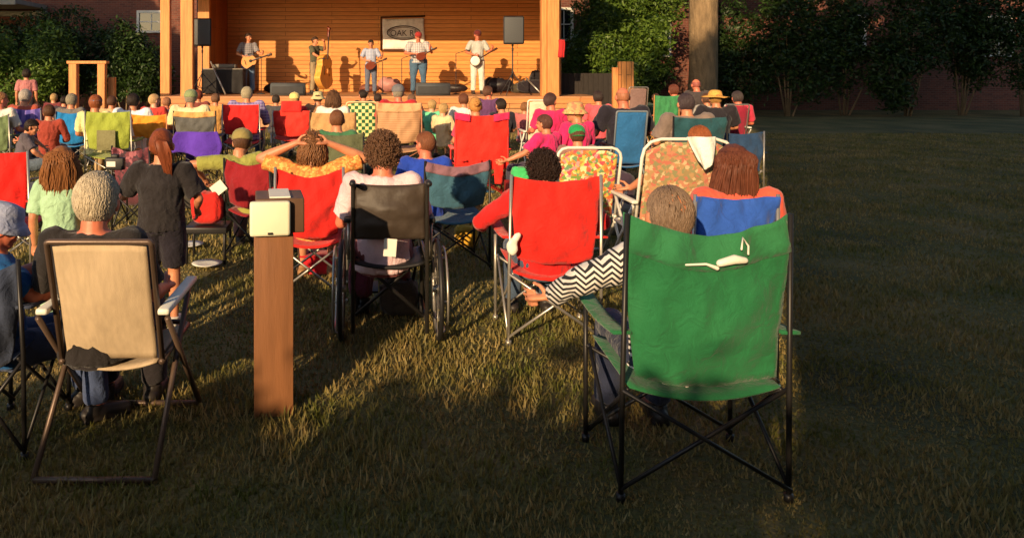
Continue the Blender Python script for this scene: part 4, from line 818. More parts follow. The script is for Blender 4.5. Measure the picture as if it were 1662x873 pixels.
# gear lying about
def case(px, d, py, lx, h, col, label, lz=.0):
    t = thing('instrument_case', label, 'case', (PX(px, d), d, ZD)); bm = bmesh.new(); o_ = outline(h * .5, h * .36, h * .36, lx); prism(bm, [(z - lx / 2, x + h * .5) for x, z in o_], -.1, .1); bmesh.ops.recalc_face_normals(bm, faces=bm.faces)
    bmesh.ops.bevel(bm, geom=[e for e in bm.edges if abs(e.verts[0].co.y - e.verts[1].co.y) < .01], offset=.02, segments=2, affect='EDGES'); obj('shell', bm, solid('case_%d' % px, col, .5, .12), t)
    bm = bmesh.new(); tube(bm, [(-.08, -.1, h * .9), (-.06, -.14, h * .95), (.06, -.14, h * .95), (.08, -.1, h * .9)], .012, 6); obj('handle', bm, MATTE, t); return t
case(632, 24.9, 0, .80, .52, (168, 118, 112), 'dusty pink instrument case standing by the back wall behind the boy'); case(600, 24.6, 0, .7, .28, (110, 60, 44), 'low brown instrument case behind the boy')
case(448, 24.4, 0, .8, .30, (46, 34, 36), 'dark instrument case beside the guitarist'); case(812, 24.2, 0, .9, .50, (34, 30, 36), 'black instrument case leaning behind the loudspeaker stand'); case(742, 24.6, 0, .7, .28, (44, 34, 34), 'dark case left of the banjo player on the floor')
def softbag(name, x, y, z0, w, dp, h, col, label, cat, seed=0, strap=True, group=None, rough=True):
    t = thing(name, label, cat, (x, y, z0), 0, group); bm = bmesh.new(); vs = ell(bm, (0, 0, h * .5), (w / 2, dp / 2, h / 2), None, 40, 26)
    for v in vs:
        n = noise.noise(V((v.co.x * 5 / w, v.co.y * 5 / w, v.co.z * 3 / h + seed))) * .10 + noise.noise(V((v.co.x * 14 / w + seed, v.co.y * 9 / w, v.co.z * 9 / h))) * .05
        sq = lambda q, r_: math.copysign(abs(q / r_) ** .62 * r_, q); v.co = V((sq(v.co.x, w / 2), sq(v.co.y, dp / 2), h / 2 + sq(v.co.z - h / 2, h / 2))); v.co.x *= 1 + n; v.co.y *= 1 + n; v.co.z = max(0, v.co.z * (1 + n))
    obj('bag', bm, fabric(col), t)
    if strap: bm = bmesh.new(); tube(bm, [(-w * .3, 0, h * .85), (-w * .2, 0, h * 1.15), (w * .1, .01, h * 1.2), (w * .28, 0, h * .85)], .012, 6); obj('strap', bm, fabric(tuple(int(v * .7) for v in col)), t)
    return t
softbag('gig_bag', PX(868, 23.8), 23.8, ZD, 1.1, .5, .42, (36, 30, 36), 'black gig bag slumped at the right end of the stage', 'bag', 3); softbag('gig_bag', PX(872, 24.3), 24.3, ZD, .5, .35, .72, (34, 30, 34), 'upright black bag beside the right bandshell post', 'bag', 8, False)
softbag('gig_bag', PX(845, 24.2), 24.2, ZD, .7, .4, .3, (70, 62, 48), 'low brown bag under the right loudspeaker stand', 'bag', 5, False); softbag('gig_bag', PX(800, 24.4), 24.5, ZD, .6, .4, .5, (40, 34, 40), 'black bag right of the banjo player\'s legs', 'bag', 6, False)
t = thing('table', 'folding table under a black cloth loaded with sound equipment', 'table', (PX(364, 23), 23, ZD)); bm = bmesh.new(); box(bm, (0, 0, .78), (1.25, .6, .04), bev=.008); obj('table_top', bm, solid('table_grey', (120, 112, 100), .6), t)
def cl(u, v):
    s = u * 3.1; x = -.63 + min(max(s - .61, 0), 1.26) if .61 <= s <= 1.87 else (-.63 if s < .61 else .63); y = -.305 if .61 <= s <= 1.87 else (-.305 + (.61 - s) if s < .61 else -.305 + (s - 1.87)); k = .03 * math.sin(s * 17) * (1 - v)
    return V((x + (k if not .61 <= s <= 1.87 else 0), y - (k + .01 if .61 <= s <= 1.87 else 0), .03 + .73 * v))
obj('tablecloth', sheet(cl, 80, 6), fabric((40, 38, 38)), t)
for sx in (-.55, .55): bm = bmesh.new(); tube(bm, [(sx, 0, 0), (sx, 0, .76)], .016); obj('leg', bm, DARKTUBE, t)
bm = bmesh.new(); box(bm, (0, 0, .07), (.7, .4, .12), bev=.02)
for i in range(8): tube(bm, [(-.28 + .08 * i, -.12, .13), (-.28 + .08 * i, -.12, .15)], .012)
tag(obj('mixer', bm, solid('mixer_grey', (104, 96, 86), .5), loc=(PX(366, 23), 23, ZD + .8)), 'grey sound mixer on the black covered table', 'mixer')
for (x0, y0, x1, y1, d, lb) in ((336, 100, 366, 154, 22.2, 'grey metal pole leaning beside the left loudspeaker stand'), (859, 127, 878, 152, 22.4, 'grey metal pole leaning against the black bag at the right of the stage')):
    bm = bmesh.new(); tube(bm, [(PX(x0, d), d + .5, PZ(y0, d)), (PX(x1, d), d, max(ZD + .02, PZ(y1, d)))], .025, 8); tag(obj('metal_pole', bm, STEEL), lb, 'pole')

# ---------------------------------------------------------------- the crowd, far rows first
C, Lw = camp_chair, lawn_chair
G, BR, BL, DK, BLD = (150, 140, 124), (92, 60, 40), (172, 128, 72), (46, 34, 28), (190, 156, 104)
TAN, NAVY, DEN, KHA = (182, 150, 110), (38, 44, 66), (66, 82, 104), (158, 138, 104)
person(43, 19, 112, 'child', 'small child in a pink top standing far back at the left', (176, 112, 112), (60, 50, 52), 'short', DK, 'tan', yaw=.3)
person(88, 17, 152, 'rest', 'person in a maroon top with light blond hair far back at the left', (110, 46, 50), DEN, 'short', BLD)
C(75, 104, 172, 17.1, 'small maroon camp chair in the gap at the left of the blue chair', (96, 44, 50), sag=.03)
person(105, 15.5, 156, 'rest', 'person with black hair seated behind the bright blue camp chair', (60, 50, 60), NAVY, 'short', DK)
person(42, 12, 145, 'rest', 'grey haired person in a brick red shirt on the purple and blue chair', (160, 74, 56), DEN, 'short', (176, 166, 156), 'tan', sleeve='long')
C(20, 66, 176, 11.8, 'purple and blue striped camp chair at the left edge of the crowd', stripes('stripe_purple', (74, 66, 150), (120, 100, 176), 7, 'X'), sag=.03, low=0.6)
person(2, 11.5, 150, 'turnR', 'person in a white shirt cut off by the left edge of the view', (214, 206, 196), (96, 110, 76), 'short', (170, 120, 80), 'red')
C(-30, 14, 186, 11.3, 'green camp chair cut off by the left edge', (104, 122, 84))
person(22, 9.6, 195, 'lean', 'person in grey jeans and a dark top bending low at the left edge', (92, 84, 92), (92, 104, 116), 'short', DK, yaw=-1.2)
person(80, 10.8, 170, 'leftout', 'person in a rust red long sleeved shirt left of the bright blue chair', (150, 62, 48), (70, 40, 50), 'short', BR, sleeve='long', yaw=.2)
person(117, 12.3, 152, 'rest', 'grey haired person in a grey top on the bright blue camp chair', (110, 104, 98), DEN, 'short', (150, 140, 120))
C(90, 138, 181, 12.0, 'bright blue camp chair with a dark blue seat', (30, 120, 184), sag=.04, low=0.47)
C(182, 242, 238, 7.4, 'low camp chair with a maroon flowered back below the orange chair', floral('maroon_print', [(92, 40, 52), (150, 84, 92), (60, 34, 44), (110, 50, 60)], 30), DARKTUBE, low=.5)
person(156, 10.8, 152, 'rest', 'brown haired person wearing a blue and white headband on the olive green chair', (214, 206, 150), TAN, 'short', (150, 84, 50), 'tan', 'band', stripes('band_bw', (70, 130, 170), (226, 226, 220), 25))
def patch(t, w, zt):
    bm = bmesh.new(); box(bm, (.0, -.270, .66), (.26, .008, .28), bev=.002); obj('mesh_pocket', bm, fabric((124, 120, 84)), t)
C(138, 212, 181, 10.4, 'olive green camp chair with a grey mesh patch on its back', (146, 158, 62), sag=.02, extra=patch, low=0.54)
person(217, 11.4, 152, 'wide', 'dark haired person in a white shirt on the orange camp chair', (226, 228, 232), KHA, 'short', DK)
C(213, 270, 186, 11.0, 'bright orange camp chair with wooden coloured side rails', (236, 148, 48), solid('rail_tan', (196, 130, 80)), sag=.02, low=0.66)
person(251, 13.4, 153, 'turnR', 'fair haired person in a red top behind the orange chair', (190, 60, 52), NAVY, 'short', (206, 168, 120), 'fair')
person(271, 14.2, 158, 'rest', 'person in a navy blue top just left of the charcoal chair', (44, 44, 84), NAVY, 'short', (160, 110, 80), 'red')
person(322, 14.8, 146, 'rest', 'person with reddish brown hair at the foot of the left stage corner', (120, 60, 50), NAVY, 'short', (130, 60, 40))
person(310, 11.6, 145, 'wide', 'person in a green cap and a cream shirt on the charcoal camp chair', (220, 206, 160), (86, 58, 150), 'buzz', G, 'tan', 'cap', (130, 142, 100), sleeve='short')
C(282, 350, 181, 11.1, 'charcoal camp chair with a tan top band', (92, 92, 90), DARKTUBE, sag=.02, trim=(214, 158, 96), low=0.68)
bm_ = sheet(lambda u, v: V(((2 * u - 1) * (.33 + .04 * math.sin(v * 4)), -.03 * math.sin(u * 9 + 2) - .05 * (1 - v), -.34 + .34 * v + .05 * math.sin(u * 5 + 1) * (1 - v))), 26, 12, .012)
tag(obj('blanket', bm_, fabric((88, 54, 170)), loc=(PX(322, 10.9), 10.78, .74)), 'purple blanket hanging below the back of the charcoal camp chair', 'blanket')
person(401, 12.7, 141, 'wide', 'grey haired person in a purple plaid shirt on the red chair by the stage', plaid('plaid_purple', (112, 84, 160), (60, 60, 110), (170, 160, 190), 20), DEN, 'short', (170, 158, 130), sleeve='long')
C(361, 421, 170, 12.3, 'red camp chair under the grey haired person in purple plaid', (214, 40, 38), sag=.01, low=0.58)
person(478, 13.4, 150, 'rest', 'person in a cream cap and red top near the left stage monitor', (200, 50, 48), NAVY, 'buzz', BLD, 'tan', 'cap', (226, 206, 128))
C(443, 503, 180, 13.0, 'wide red camp chair with a raised headrest', (224, 56, 46), sag=-.0, extra=lambda t, w, zt: obj('headrest', sheet(lambda u, v: V(((2 * u - 1) * w * .55, -.215, zt - .02 + .19 * v)), 8, 6, .03), fabric((220, 46, 42)), t), low=0.5)
person(516, 14.0, 148, 'rest', 'person in a wide beige sun hat left of the brown haired woman', (150, 110, 80), KHA, 'short', BR, 'tan', 'bucket', (196, 184, 134))
person(541, 11.6, 147, 'rest', 'brown haired person in a white shirt on the beige camp chair', (224, 218, 206), DEN, 'wavy', (110, 76, 52))
C(503, 577, 183, 10.8, 'beige camp chair with brown edges in front of the stage', (190, 148, 100), solid('brown_tube', (96, 58, 36)), sag=.01, low=0.58)
person(588, 16, 146, 'lap', 'person in dark clothes sitting close to the foot of the stage', (44, 36, 44), NAVY, 'short', DK, 'tan', yaw=.6)
Lw(562, 612, 166, 13.2, 'green and cream checked webbed lawn chair', checker('web_check', (34, 96, 60), (226, 222, 150), 16), solid('cream_tube', (214, 200, 150), .4), arch=.05)
person(646, 12.6, 137, 'wide', 'person in a grey cap and red shirt on the tan striped chair', (176, 40, 44), KHA, 'buzz', G, 'red', 'cap', (110, 108, 112))
C(611, 684, 168, 11.2, 'tan striped camp chair with cream bands', stripes('tan_stripe', (190, 146, 108), (176, 132, 94), 30), solid('copper_tube', (170, 110, 80)), sag=.01, trim=(206, 158, 116), low=0.56)
person(702, 13.5, 162, 'lap', 'child in a mint green top and red shorts sitting low in front of the stage', (110, 200, 150), (176, 36, 44), 'short', BLD, 'fair', leg='short', yaw=-.5)
person(721, 12.5, 168, 'lap', 'child with bare legs in a cream top beside the red cloth chair', (226, 196, 150), (206, 180, 140), 'short', BLD, 'fair', leg='short', yaw=-.8)
person(752, 13.0, 152, 'rest', 'brown haired person in a white shirt behind the red cloth chair', (228, 222, 212), DEN, 'short', (110, 66, 46))
person(792, 14.8, 140, 'turnR', 'person with dark hair and sunglasses in a purple top close to the stage', (96, 60, 100), NAVY, 'short', (100, 66, 50), 'red')
person(812, 12.0, 160, 'rest', 'person in a dark navy top right of the red cloth chair', (40, 36, 48), NAVY, 'short', DK, yaw=.4)
person(771, 9.7, 158, 'rest', 'blonde woman with her hair in a bun on the red cloth chair', (216, 60, 90), DEN, 'bun', (196, 140, 76))
def drape(t, w, zt):
    for i, (x, wd, zb) in enumerate(((-.24, .10, .50), (-.05, .07, .30), (.06, .09, .26), (.2, .13, .22))):
        obj('cloth_strip', sheet(lambda u, v: V((x + (u - .5) * wd * (1 - .3 * (1 - v)), -.262 - .01 * math.sin(u * 7 + v * 5 + i), zb + (.52 - zb) * v)), 6, 12, .008), fabric((226, 46, 36)), t)
    for sx in (-1, 1): obj('shoulder_cloth', sheet(lambda u, v: V((sx * (w * .45 + w * .6 * u), -.235 - .01 * math.sin(u * 6), zt - .09 * v + .03 * u - .0)), 8, 6, .02), fabric((222, 44, 92)), t)
C(740, 824, 186, 9.3, 'bright red cloth covered chair with ragged hanging strips', (226, 48, 38), solid('red_tube', (190, 40, 34)), sag=.02, extra=drape, group='cloth covered chairs', taper=-.02)
person(893, 11.2, 151, 'turnR', 'dark haired person in a magenta shirt with a dark bag strap', (206, 40, 96), NAVY, 'short', (80, 56, 52), 'red')
Lw(857, 890, 163, 11.8, 'white webbed lawn chair beside the person in magenta', (222, 206, 178), arch=.03)
person(932, 9.0, 164, 'turnL', 'woman in a patterned straw coloured hat and hot pink shirt', (224, 44, 110), DEN, 'short', BL, 'tan', 'bucket', floral('hat_print', [(196, 156, 104), (206, 120, 90), (176, 160, 100), (214, 176, 120)], 30), yaw=.5, sleeve='short')
person(882, 8.7, 186, 'leftout', 'child in a hot pink shirt stretching an arm to the left', (226, 44, 112), (60, 56, 70), 'short', (96, 60, 50), 'tan', yaw=.7)
person(936, 7.7, 202, 'rest', 'child in a bright green cap seated behind the flowered lawn chair', (150, 110, 100), NAVY, 'short', BR, 'tan', 'capback', (34, 150, 84))
person(970, 13.4, 148, 'rest', 'dark haired person in a coral pink top left of the bald man', (224, 90, 100), NAVY, 'short', (60, 46, 42))
person(1010, 9.9, 141, 'wide', 'big bald man in a black shirt on the plain blue chair', (38, 34, 44), NAVY, 'bald', (170, 110, 80), 'red', sleeve='short')
Lw(1001, 1051, 181, 9.5, 'narrow plain blue folding chair under the bald man', (44, 104, 160), solid('grey_tube', (120, 128, 136), .4), arch=.02, inset=.01, armmat=BLACKP)
Lw(1021, 1052, 142, 15, 'grey high backed folding chair with a silver frame behind the bald man', (130, 104, 100), STEEL, arch=.03)
person(1093, 14.8, 137, 'rest', 'person with auburn hair in an orange top on the green high chair', (224, 84, 40), NAVY, 'short', (110, 60, 44), 'red')
C(1062, 1102, 155, 14.2, 'green camp chair under the person in orange', (60, 130, 82), solid('amber_tube', (176, 130, 70)), sag=.02)
person(1129, 16.6, 128, 'rest', 'person with a pinkish head in a dark top seated under the tree trunk', (70, 62, 62), NAVY, 'bald', (160, 90, 80), 'red')
person(1160, 11.6, 145, 'wide', 'person in a straw hat and black shirt at the right', (40, 36, 42), NAVY, 'short', BL, 'tan', 'straw', solid('straw', (216, 160, 78), .8, .2, 40, .6))
person(1112, 8.9, 151, 'wide', 'broad man with short dark hair in a grey brown shirt on the teal chair', (124, 108, 100), NAVY, 'buzz', (70, 58, 62), 'tan', sleeve='short')
C(1093, 1180, 190, 8.5, 'dark teal camp chair under the broad man in grey brown', (36, 76, 84), DARKTUBE, sag=.02, low=0.75)
person(1196, 13, 148, 'rest', 'person in a white and crimson top at the right edge of the crowd', (206, 60, 84), DEN, 'short', (70, 60, 60), 'red')
Lw(1176, 1216, 170, 12.6, 'crimson lawn chair at the right edge of the crowd', (150, 36, 60), STEEL, arch=.03)
C(1165, 1240, 214, 8.9, 'navy camp chair half hidden at the right edge', (40, 66, 100), STEEL, sag=.03)
person(547, 8.2, 178, 'rest', 'man with close cropped brown hair in a green shirt in the middle of the crowd', (62, 110, 74), KHA, 'buzz', (120, 76, 50), 'tan')
C(508, 590, 216, 7.9, 'dark olive camp chair under the cropped haired man in green', (92, 96, 70), DARKTUBE, sag=.03)

person(668, 15, 153, 'rest', 'person with a flushed neck right of the person in the grey cap', (150, 60, 60), NAVY, 'short', (120, 90, 70), 'red')
person(613, 15.6, 152, 'rest', 'person in a brown top left of the person in the grey cap', (110, 74, 56), NAVY, 'short', (60, 44, 36))
person(1146, 14.2, 152, 'rest', 'person in a pale grey top between the straw hat and the tree trunk', (170, 164, 156), DEN, 'short', (96, 66, 50))
person(1064, 16.4, 152, 'rest', 'person in a dark green top left of the person in orange', (44, 62, 50), NAVY, 'short', (70, 50, 40))
person(350, 14.6, 152, 'rest', 'person in an ochre top between the charcoal chair and the red chair', (190, 140, 76), NAVY, 'short', (120, 84, 60))
person(182, 13.6, 156, 'rest', 'person in a tan top between the olive green and the orange chairs', (196, 160, 116), DEN, 'short', (90, 60, 44))
person(852, 13.4, 166, 'lap', 'child in a dusty rose top left of the white webbed chair', (180, 96, 96), DEN, 'short', (140, 96, 60), yaw=-.4)
person(448, 15.2, 154, 'rest', 'person in a dark grey top between the two red chairs by the stage', (70, 68, 72), NAVY, 'short', (60, 48, 40))
for px_, d_, w_, h_, c_, lb_ in ((300, 8.8, .5, .4, (70, 66, 60), 'grey backpack below the purple blanket'), (470, 9.4, .4, .35, (40, 60, 50), 'dark green backpack below the wide red chair'), (612, 8.8, .4, .4, (58, 44, 40), 'brown backpack below the tan striped chair'),
                                 (872, 7.6, .5, .35, (44, 46, 44), 'black backpack left of the green cap'), (1015, 7.4, .4, .3, (120, 110, 90), 'khaki backpack between the two flowered lawn chairs'), (20, 7.6, .4, .34, (88, 74, 60), 'tan backpack behind the red chair at the left edge')):
    softbag('backpack', PX(px_, d_), d_, 0, w_, .35, h_, c_, lb_, 'bag', px_ % 17)
# ---------------------------------------------------------------- middle and near rows
person(394, 6.55, 210, 'lean', 'person in an olive cap and olive shirt leaning left on the maroon chair', (146, 146, 72), (120, 84, 84), 'buzz', BR, 'tan', 'cap', (142, 128, 78), yaw=.2)
C(374, 452, 260, 6.3, 'maroon camp chair with a black frame turned sideways', (136, 26, 34), DARKTUBE, yaw=R(-20), sag=.05, low=0.5)
softbag('tote_bag', PX(345, 6.6), 6.4, .32, .27, .2, .27, (204, 42, 34), 'bright red cloth bag with white paper sticking out beside the maroon chair', 'bag', 2, False)
bm = bmesh.new(); box(bm, (0, 0, .05), (.10, .012, .12), (0, .9, 0)); tag(obj('paper', bm, WHITEP, smooth=False, loc=(PX(356, 6.4), 6.36, .58)), 'white paper sticking out of the red bag', 'paper')
bm = bmesh.new(); box(bm, (0, 0, .155), (.36, .3, .03), bev=.006); [tube(bm, [(x, y, 0), (x, y, .15)], .012) for x in (-.16, .16) for y in (-.13, .13)]
o = obj('low_stool', bm, DARKTUBE, loc=(PX(347, 6.6), 6.4, 0)); o.scale = (1, 1, 1.84); tag(o, 'small dark stool under the bright red bag', 'stool')
person(508, 5.5, 214, 'behind', 'woman with wavy brown hair, hands clasped behind her head, on a red chair', floral('blouse', [(226, 150, 70), (214, 116, 54), (230, 176, 96), (206, 128, 60)], 60), (120, 80, 60), 'wavy', (132, 90, 58), 'tan', leg='short', sleeve='short', shoe='tan')
C(447, 557, 273, 5.2, 'red camp chair under the woman with her hands behind her head', (214, 38, 32), sag=.07, low=.49)
person(690, 6.3, 213, 'turnL', 'person with short brown hair in a royal blue shirt on the slate blue chair', (34, 66, 172), NAVY, 'buzz', (126, 76, 50), 'red')
C(684, 790, 262, 6.0, 'slate blue camp chair with a mauve top band and black frame', (58, 96, 116), DARKTUBE, yaw=R(8), sag=.05, trim=(132, 96, 108), low=.55)
person(881, 4.64, 246, 'akimbo', 'dark haired person in a red shirt, elbows out, on the big red camp chair', (200, 34, 34), DEN, 'curly', (50, 34, 28), 'red', sleeve='long')
C(830, 975, 286, 4.4, 'big bright red camp chair with silver crossed legs', (216, 40, 32), STEEL, sag=.035, low=.52)
bm = bmesh.new(); ell(bm, (0, 0, 0), (.034, .02, .05)); ell(bm, (.02, 0, .05), (.02, .015, .04), (0, .6, 0))
for v in bm.verts: v.co += v.co.normalized() * noise.noise(v.co * 40) * .01
tag(obj('napkin', bm, WHITEP, loc=(PX(831, 4.38), 4.36, PZ(399, 4.38))), 'white napkin tied to the left leg of the big red chair', 'napkin')
FL = [(224, 190, 90), (200, 80, 90), (120, 150, 70), (224, 140, 70), (200, 150, 150), (232, 216, 160), (110, 150, 110), (214, 110, 60)]
Lw(905, 1008, 240, 6.1, 'flowered lawn chair with a white tube frame behind the big red chair', floral('floral_bright', FL, 40), arch=.08)
Lw(1042, 1192, 226, 5.5, 'flowered wide lawn chair with a white towel over its top', floral('floral_muted', [(176, 140, 96), (150, 130, 90), (190, 130, 100), (140, 136, 96), (206, 176, 136), (186, 110, 90)], 40), arch=.14)
person(1134, 5.75, 203, 'elbowfar', 'brown haired man in a pale shirt on the flowered lawn chair with the towel', (150, 120, 100), (60, 80, 110), 'buzz', (150, 84, 46), 'tan', leg='short')
def tw(u, v): return V(((u - .5) * (.22 - .09 * (1 - v) ** 1.5) + .03 * (1 - v) * (1 - u) , -.02 - .015 * math.sin(u * 9 + v * 2) - .03 * (1 - v), -.24 * (1 - v) * (1 - .25 * abs(u - .55) * 2)))
tag(obj('towel', sheet(tw, 22, 16, .012), fabric((232, 230, 222)), loc=(PX(1132, 5.45), 5.40, PZ(221, 5.45))), 'white towel hanging over the top of the flowered lawn chair', 'towel')
# wheelchair
def wheelchair(px, d, top, wpx):
    t = thing('wheelchair', 'black wheelchair seen from behind carrying the person in pale pink', 'wheelchair', (PX(px, d), d + .2, 0)); w = wpx / F * d / 2; zt = PZ(top, d)
    def back(u, v): e = (2 * u - 1) ** 2; return V(((2 * u - 1) * w, -.2 - .05 * (1 - e) * math.sin(math.pi * v) + .007 * noise.noise(V((u * 6, v * 9, 1))) + .004 * math.sin(v * 17 + u * 3), .64 + (zt - .64) * v - .012 * (1 - e) * v))
    obj('backrest', sheet(back, 26, 20, .012), solid('vinyl', (62, 52, 44), .55, .15, 6, .25, bd=.01), t)
    bm = sheet(lambda u, v: V(((2 * u - 1) * w, -.18 + .42 * v, .50 - .03 * (1 - (2 * u - 1) ** 2))), 10, 8, 0); bm.verts.ensure_lookup_table()
    for i in range(99, 198): bm.verts[i].co.z -= .015
    obj('seat', bm, BLACKP, t)
    for sx in (-1, 1):
        x = sx * (w + .012); bm = bmesh.new(); tube(bm, [(x, -.19, .08), (x, -.2, zt - .04), (x, -.23, zt + .01), (x, -.33, zt + .02)], .0125, 10); tube(bm, [(x, .26, .10), (x, .26, .50), (x, .24, .52), (x, -.19, .52)], .0125, 10); tube(bm, [(x, .26, .14), (x, -.19, .14)], .0125, 10); obj('side_frame', bm, solid('chrome_dark', (96, 92, 88), .3, .05, metal=.8, bmp=0), t)
        bm = bmesh.new(); tube(bm, [(x, -.24, zt + .012), (x, -.34, zt + .02)], .019, 10, True); obj('push_handle', bm, BLACKP, t)
        bm = bmesh.new(); box(bm, (sx * (w + .04), .0, .74), (.055, .30, .03), bev=.01); obj('armrest', bm, BLACKP, t); bm = bmesh.new(); tube(bm, [(sx * (w + .04), -.12, .5), (sx * (w + .04), -.12, .73)], .01); tube(bm, [(sx * (w + .04), .12, .5), (sx * (w + .04), .12, .73)], .01); obj('armrest_post', bm, STEEL, t)
        xw = sx * (w + .085); cy = -.06; ring = lambda r_, n=48: [(xw, cy + r_ * math.cos(2 * PI_ * k / n), .305 + r_ * math.sin(2 * PI_ * k / n)) for k in range(n + 1)]
        wb = bpy.data.objects.new('wheel', None); COL.objects.link(wb); wb.parent = t
        bm = bmesh.new(); tube(bm, ring(.29), .015, 8); obj('tyre', bm, BLACKP, wb); bm = bmesh.new(); tube(bm, ring(.27), .010, 8); obj('rim', bm, STEEL, wb)
        bm = bmesh.new(); [tube(bm, [(xw, cy, .305), (xw + (.01 if k % 2 else -.01), cy + .27 * math.cos(PI_ * k / 12), .305 + .27 * math.sin(PI_ * k / 12))], .0016, 4) for k in range(24)]; tube(bm, [(xw - .03, cy, .305), (xw + .03, cy, .305)], .022, 12); obj('spokes', bm, STEEL, wb)
        xw += sx * .04; bm = bmesh.new(); tube(bm, ring(.25), .008, 8); [tube(bm, [(xw, cy + .25 * math.cos(a), .305 + .25 * math.sin(a)), (xw - sx * .04, cy + .265 * math.cos(a), .305 + .265 * math.sin(a))], .005, 5) for a in (0, 1.05, 2.1, 3.14, 4.2, 5.25)]; obj('hand_rim', bm, STEEL, wb)
        bm = bmesh.new(); xc = x; tube(bm, [(xc, .34 + .07 * math.cos(2 * PI_ * k / 24), .085 + .07 * math.sin(2 * PI_ * k / 24)) for k in range(25)], .014, 8); tube(bm, [(xc - .02, .34, .085), (xc + .02, .34, .085)], .03, 10); tube(bm, [(xc + .025, .34, .085), (xc + .025, .28, .2), (xc, .26, .3)], .009); obj('caster', bm, BLACKP, t)
        bm = bmesh.new(); tube(bm, [(x * .9, .26, .45), (x * .75, .46, .16)], .011, 8); box(bm, (x * .6, .54, .14), (.14, .17, .014), (.15, 0, 0), bev=.004); obj('footrest', bm, BLACKP, t)
    bm = bmesh.new(); tube(bm, [(-w, -.05, .14), (w, -.045, .5)], .011); tube(bm, [(w, -.075, .14), (-w, -.07, .5)], .011); obj('cross_brace', bm, DARKTUBE, t)
    bm = bmesh.new(); box(bm, (.0, -.24, .60), (.075, .006, .105), (0, .08, 0), bev=.002); obj('tag', bm, WHITEP, t, False)
    return t
person(621, 4.6, 217, 'rest', 'person with curly brown hair in a pale pink shirt in the wheelchair', (222, 190, 196), (120, 60, 60), 'curly', (112, 80, 58), 'red', seed=4)
wheelchair(633, 4.4, 298, 114)
softbag('handbag', PX(590, 4.5) - .03, 4.95, .14, .15, .2, .22, (92, 40, 60), 'dark red patterned bag under the left side of the wheelchair', 'bag', 7)
softbag('tote_bag', PX(652, 4.5), 5.0, .0, .26, .2, .24, (70, 60, 50), 'striped dark tote bag under the wheelchair seat', 'bag', 9)
# near left
person(100, 4.5, 237, 'child', 'girl with very long light brown hair in a mint green dress', (160, 196, 160), (160, 196, 160), 'longwide', (140, 90, 50), 'tan', hem=.28, shoe='white', yaw=.1)
person(262, 4.75, 209, 'childcam', 'girl with an auburn ponytail in a black t-shirt holding up a black camera', (40, 36, 38), (34, 30, 40), 'ponytail', (126, 64, 36), 'tan', leg='short', shoe='white')
t = thing('camera', 'black camera held up by the girl in the black t-shirt', 'camera', (PX(192, 5.1), 5.04, PZ(264, 5.1))); bm = bmesh.new(); box(bm, (0, 0, 0), (.13, .05, .085), bev=.01); box(bm, (0, 0, .05), (.05, .045, .03), bev=.008); obj('body', bm, BLACKP, t)
bm = bmesh.new(); tube(bm, [(0, .02, 0), (0, .09, 0)], .034, 16); obj('lens', bm, BLACKP, t); bm = bmesh.new(); box(bm, (-.02, -.027, .0), (.06, .005, .035)); obj('screen', bm, WHITEP, t, False)
gw = person(159, 3.26, 284, 'restbig', 'grey haired woman with pearl earrings in a black top on the tan panelled chair', (38, 34, 34), (40, 36, 40), 'short', (190, 176, 152), 'red', seed=3)
for sx in (-1, 1): bm = bmesh.new(); ell(bm, V(POSES['restbig']['head']) + V((sx * .086, .0, -.05)), (.009,) * 3); obj('earring', bm, WHITEP, gw)
SLAT = solid('pale_canvas', (182, 160, 130), .8, .1, 4, .3, stretch=(12, 12, 1))
t = Lw(76, 246, 392, 3.0, 'lawn chair with a pale tan panelled back and brown tube frame', SLAT, solid('brown_frame', (96, 78, 66), .4, .05, metal=.3), arch=.012, inset=.022)
person(6, 3.35, 326, 'reach', 'person in a bright blue shirt and a pale brimmed hat at the bottom left edge', (24, 82, 140), (70, 84, 120), 'buzz', (130, 120, 130), 'red', 'bucket', (150, 158, 186), yaw=-.95)
C(-70, 30, 424, 3.1, 'dark blue camp chair at the bottom left corner', (50, 58, 78), DARKTUBE)
C(-62, 45, 247, 5.6, 'bright red camp chair cut by the left edge with a white lower hem', (222, 34, 28), STEEL, sag=.01, low=.50)
# plates and things on the grass
for i, (px, py, lb) in enumerate(((308, 404, 'white paper plate on the grass behind the girl in black'), (336, 436, 'white paper plate on the grass nearest the brown post'))):
    d = EYE * F / (py - HY); bm = bmesh.new(); lathe(bm, [(.07, .006), (.12, .016), (.125, .02), (.075, .012), (0, .010)], seg=28); o = obj('paper_plate', bm, WHITEP, loc=(PX(px, d), d, .03)); o.scale = (1, 1, 1); tag(o, lb, 'plate', 'paper plates')
d = 6.0; t = thing('cooler', 'flat red soft cooler on the grass right of the brown post', 'cooler', (PX(519, d), d, 0)); bm = bmesh.new(); box(bm, (0, 0, .08), (.30, .2, .14), bev=.02); obj('body', bm, fabric((206, 34, 44)), t); bm = bmesh.new(); box(bm, (0, 0, .157), (.31, .21, .018), bev=.006); obj('lid', bm, fabric((190, 30, 40)), t); bm = bmesh.new(); tube(bm, [(-.09, 0, .16), (-.07, 0, .2), (.07, 0, .2), (.09, 0, .16)], .008, 6); obj('handle', bm, MATTE, t)
softbag('beach_bag', PX(657, 7.4), 7.4, .35, .2, .16, .2, (84, 190, 170), 'turquoise bag between the curly haired person and the blue shirt', 'bag', 4)
bm = bmesh.new(); box(bm, (0, 0, .17), (.3, .26, .34), bev=.02); tag(obj('cooler_box', bm, solid('cooler_grey', (90, 84, 74)), loc=(PX(657, 7.4), 7.4, 0)), 'dark box under the turquoise bag', 'box')
softbag('snack_bag', PX(845, 8.6), 8.6, .36, .22, .16, .16, (70, 190, 110), 'bright green bag right of the red cloth chair', 'bag', 12, False)
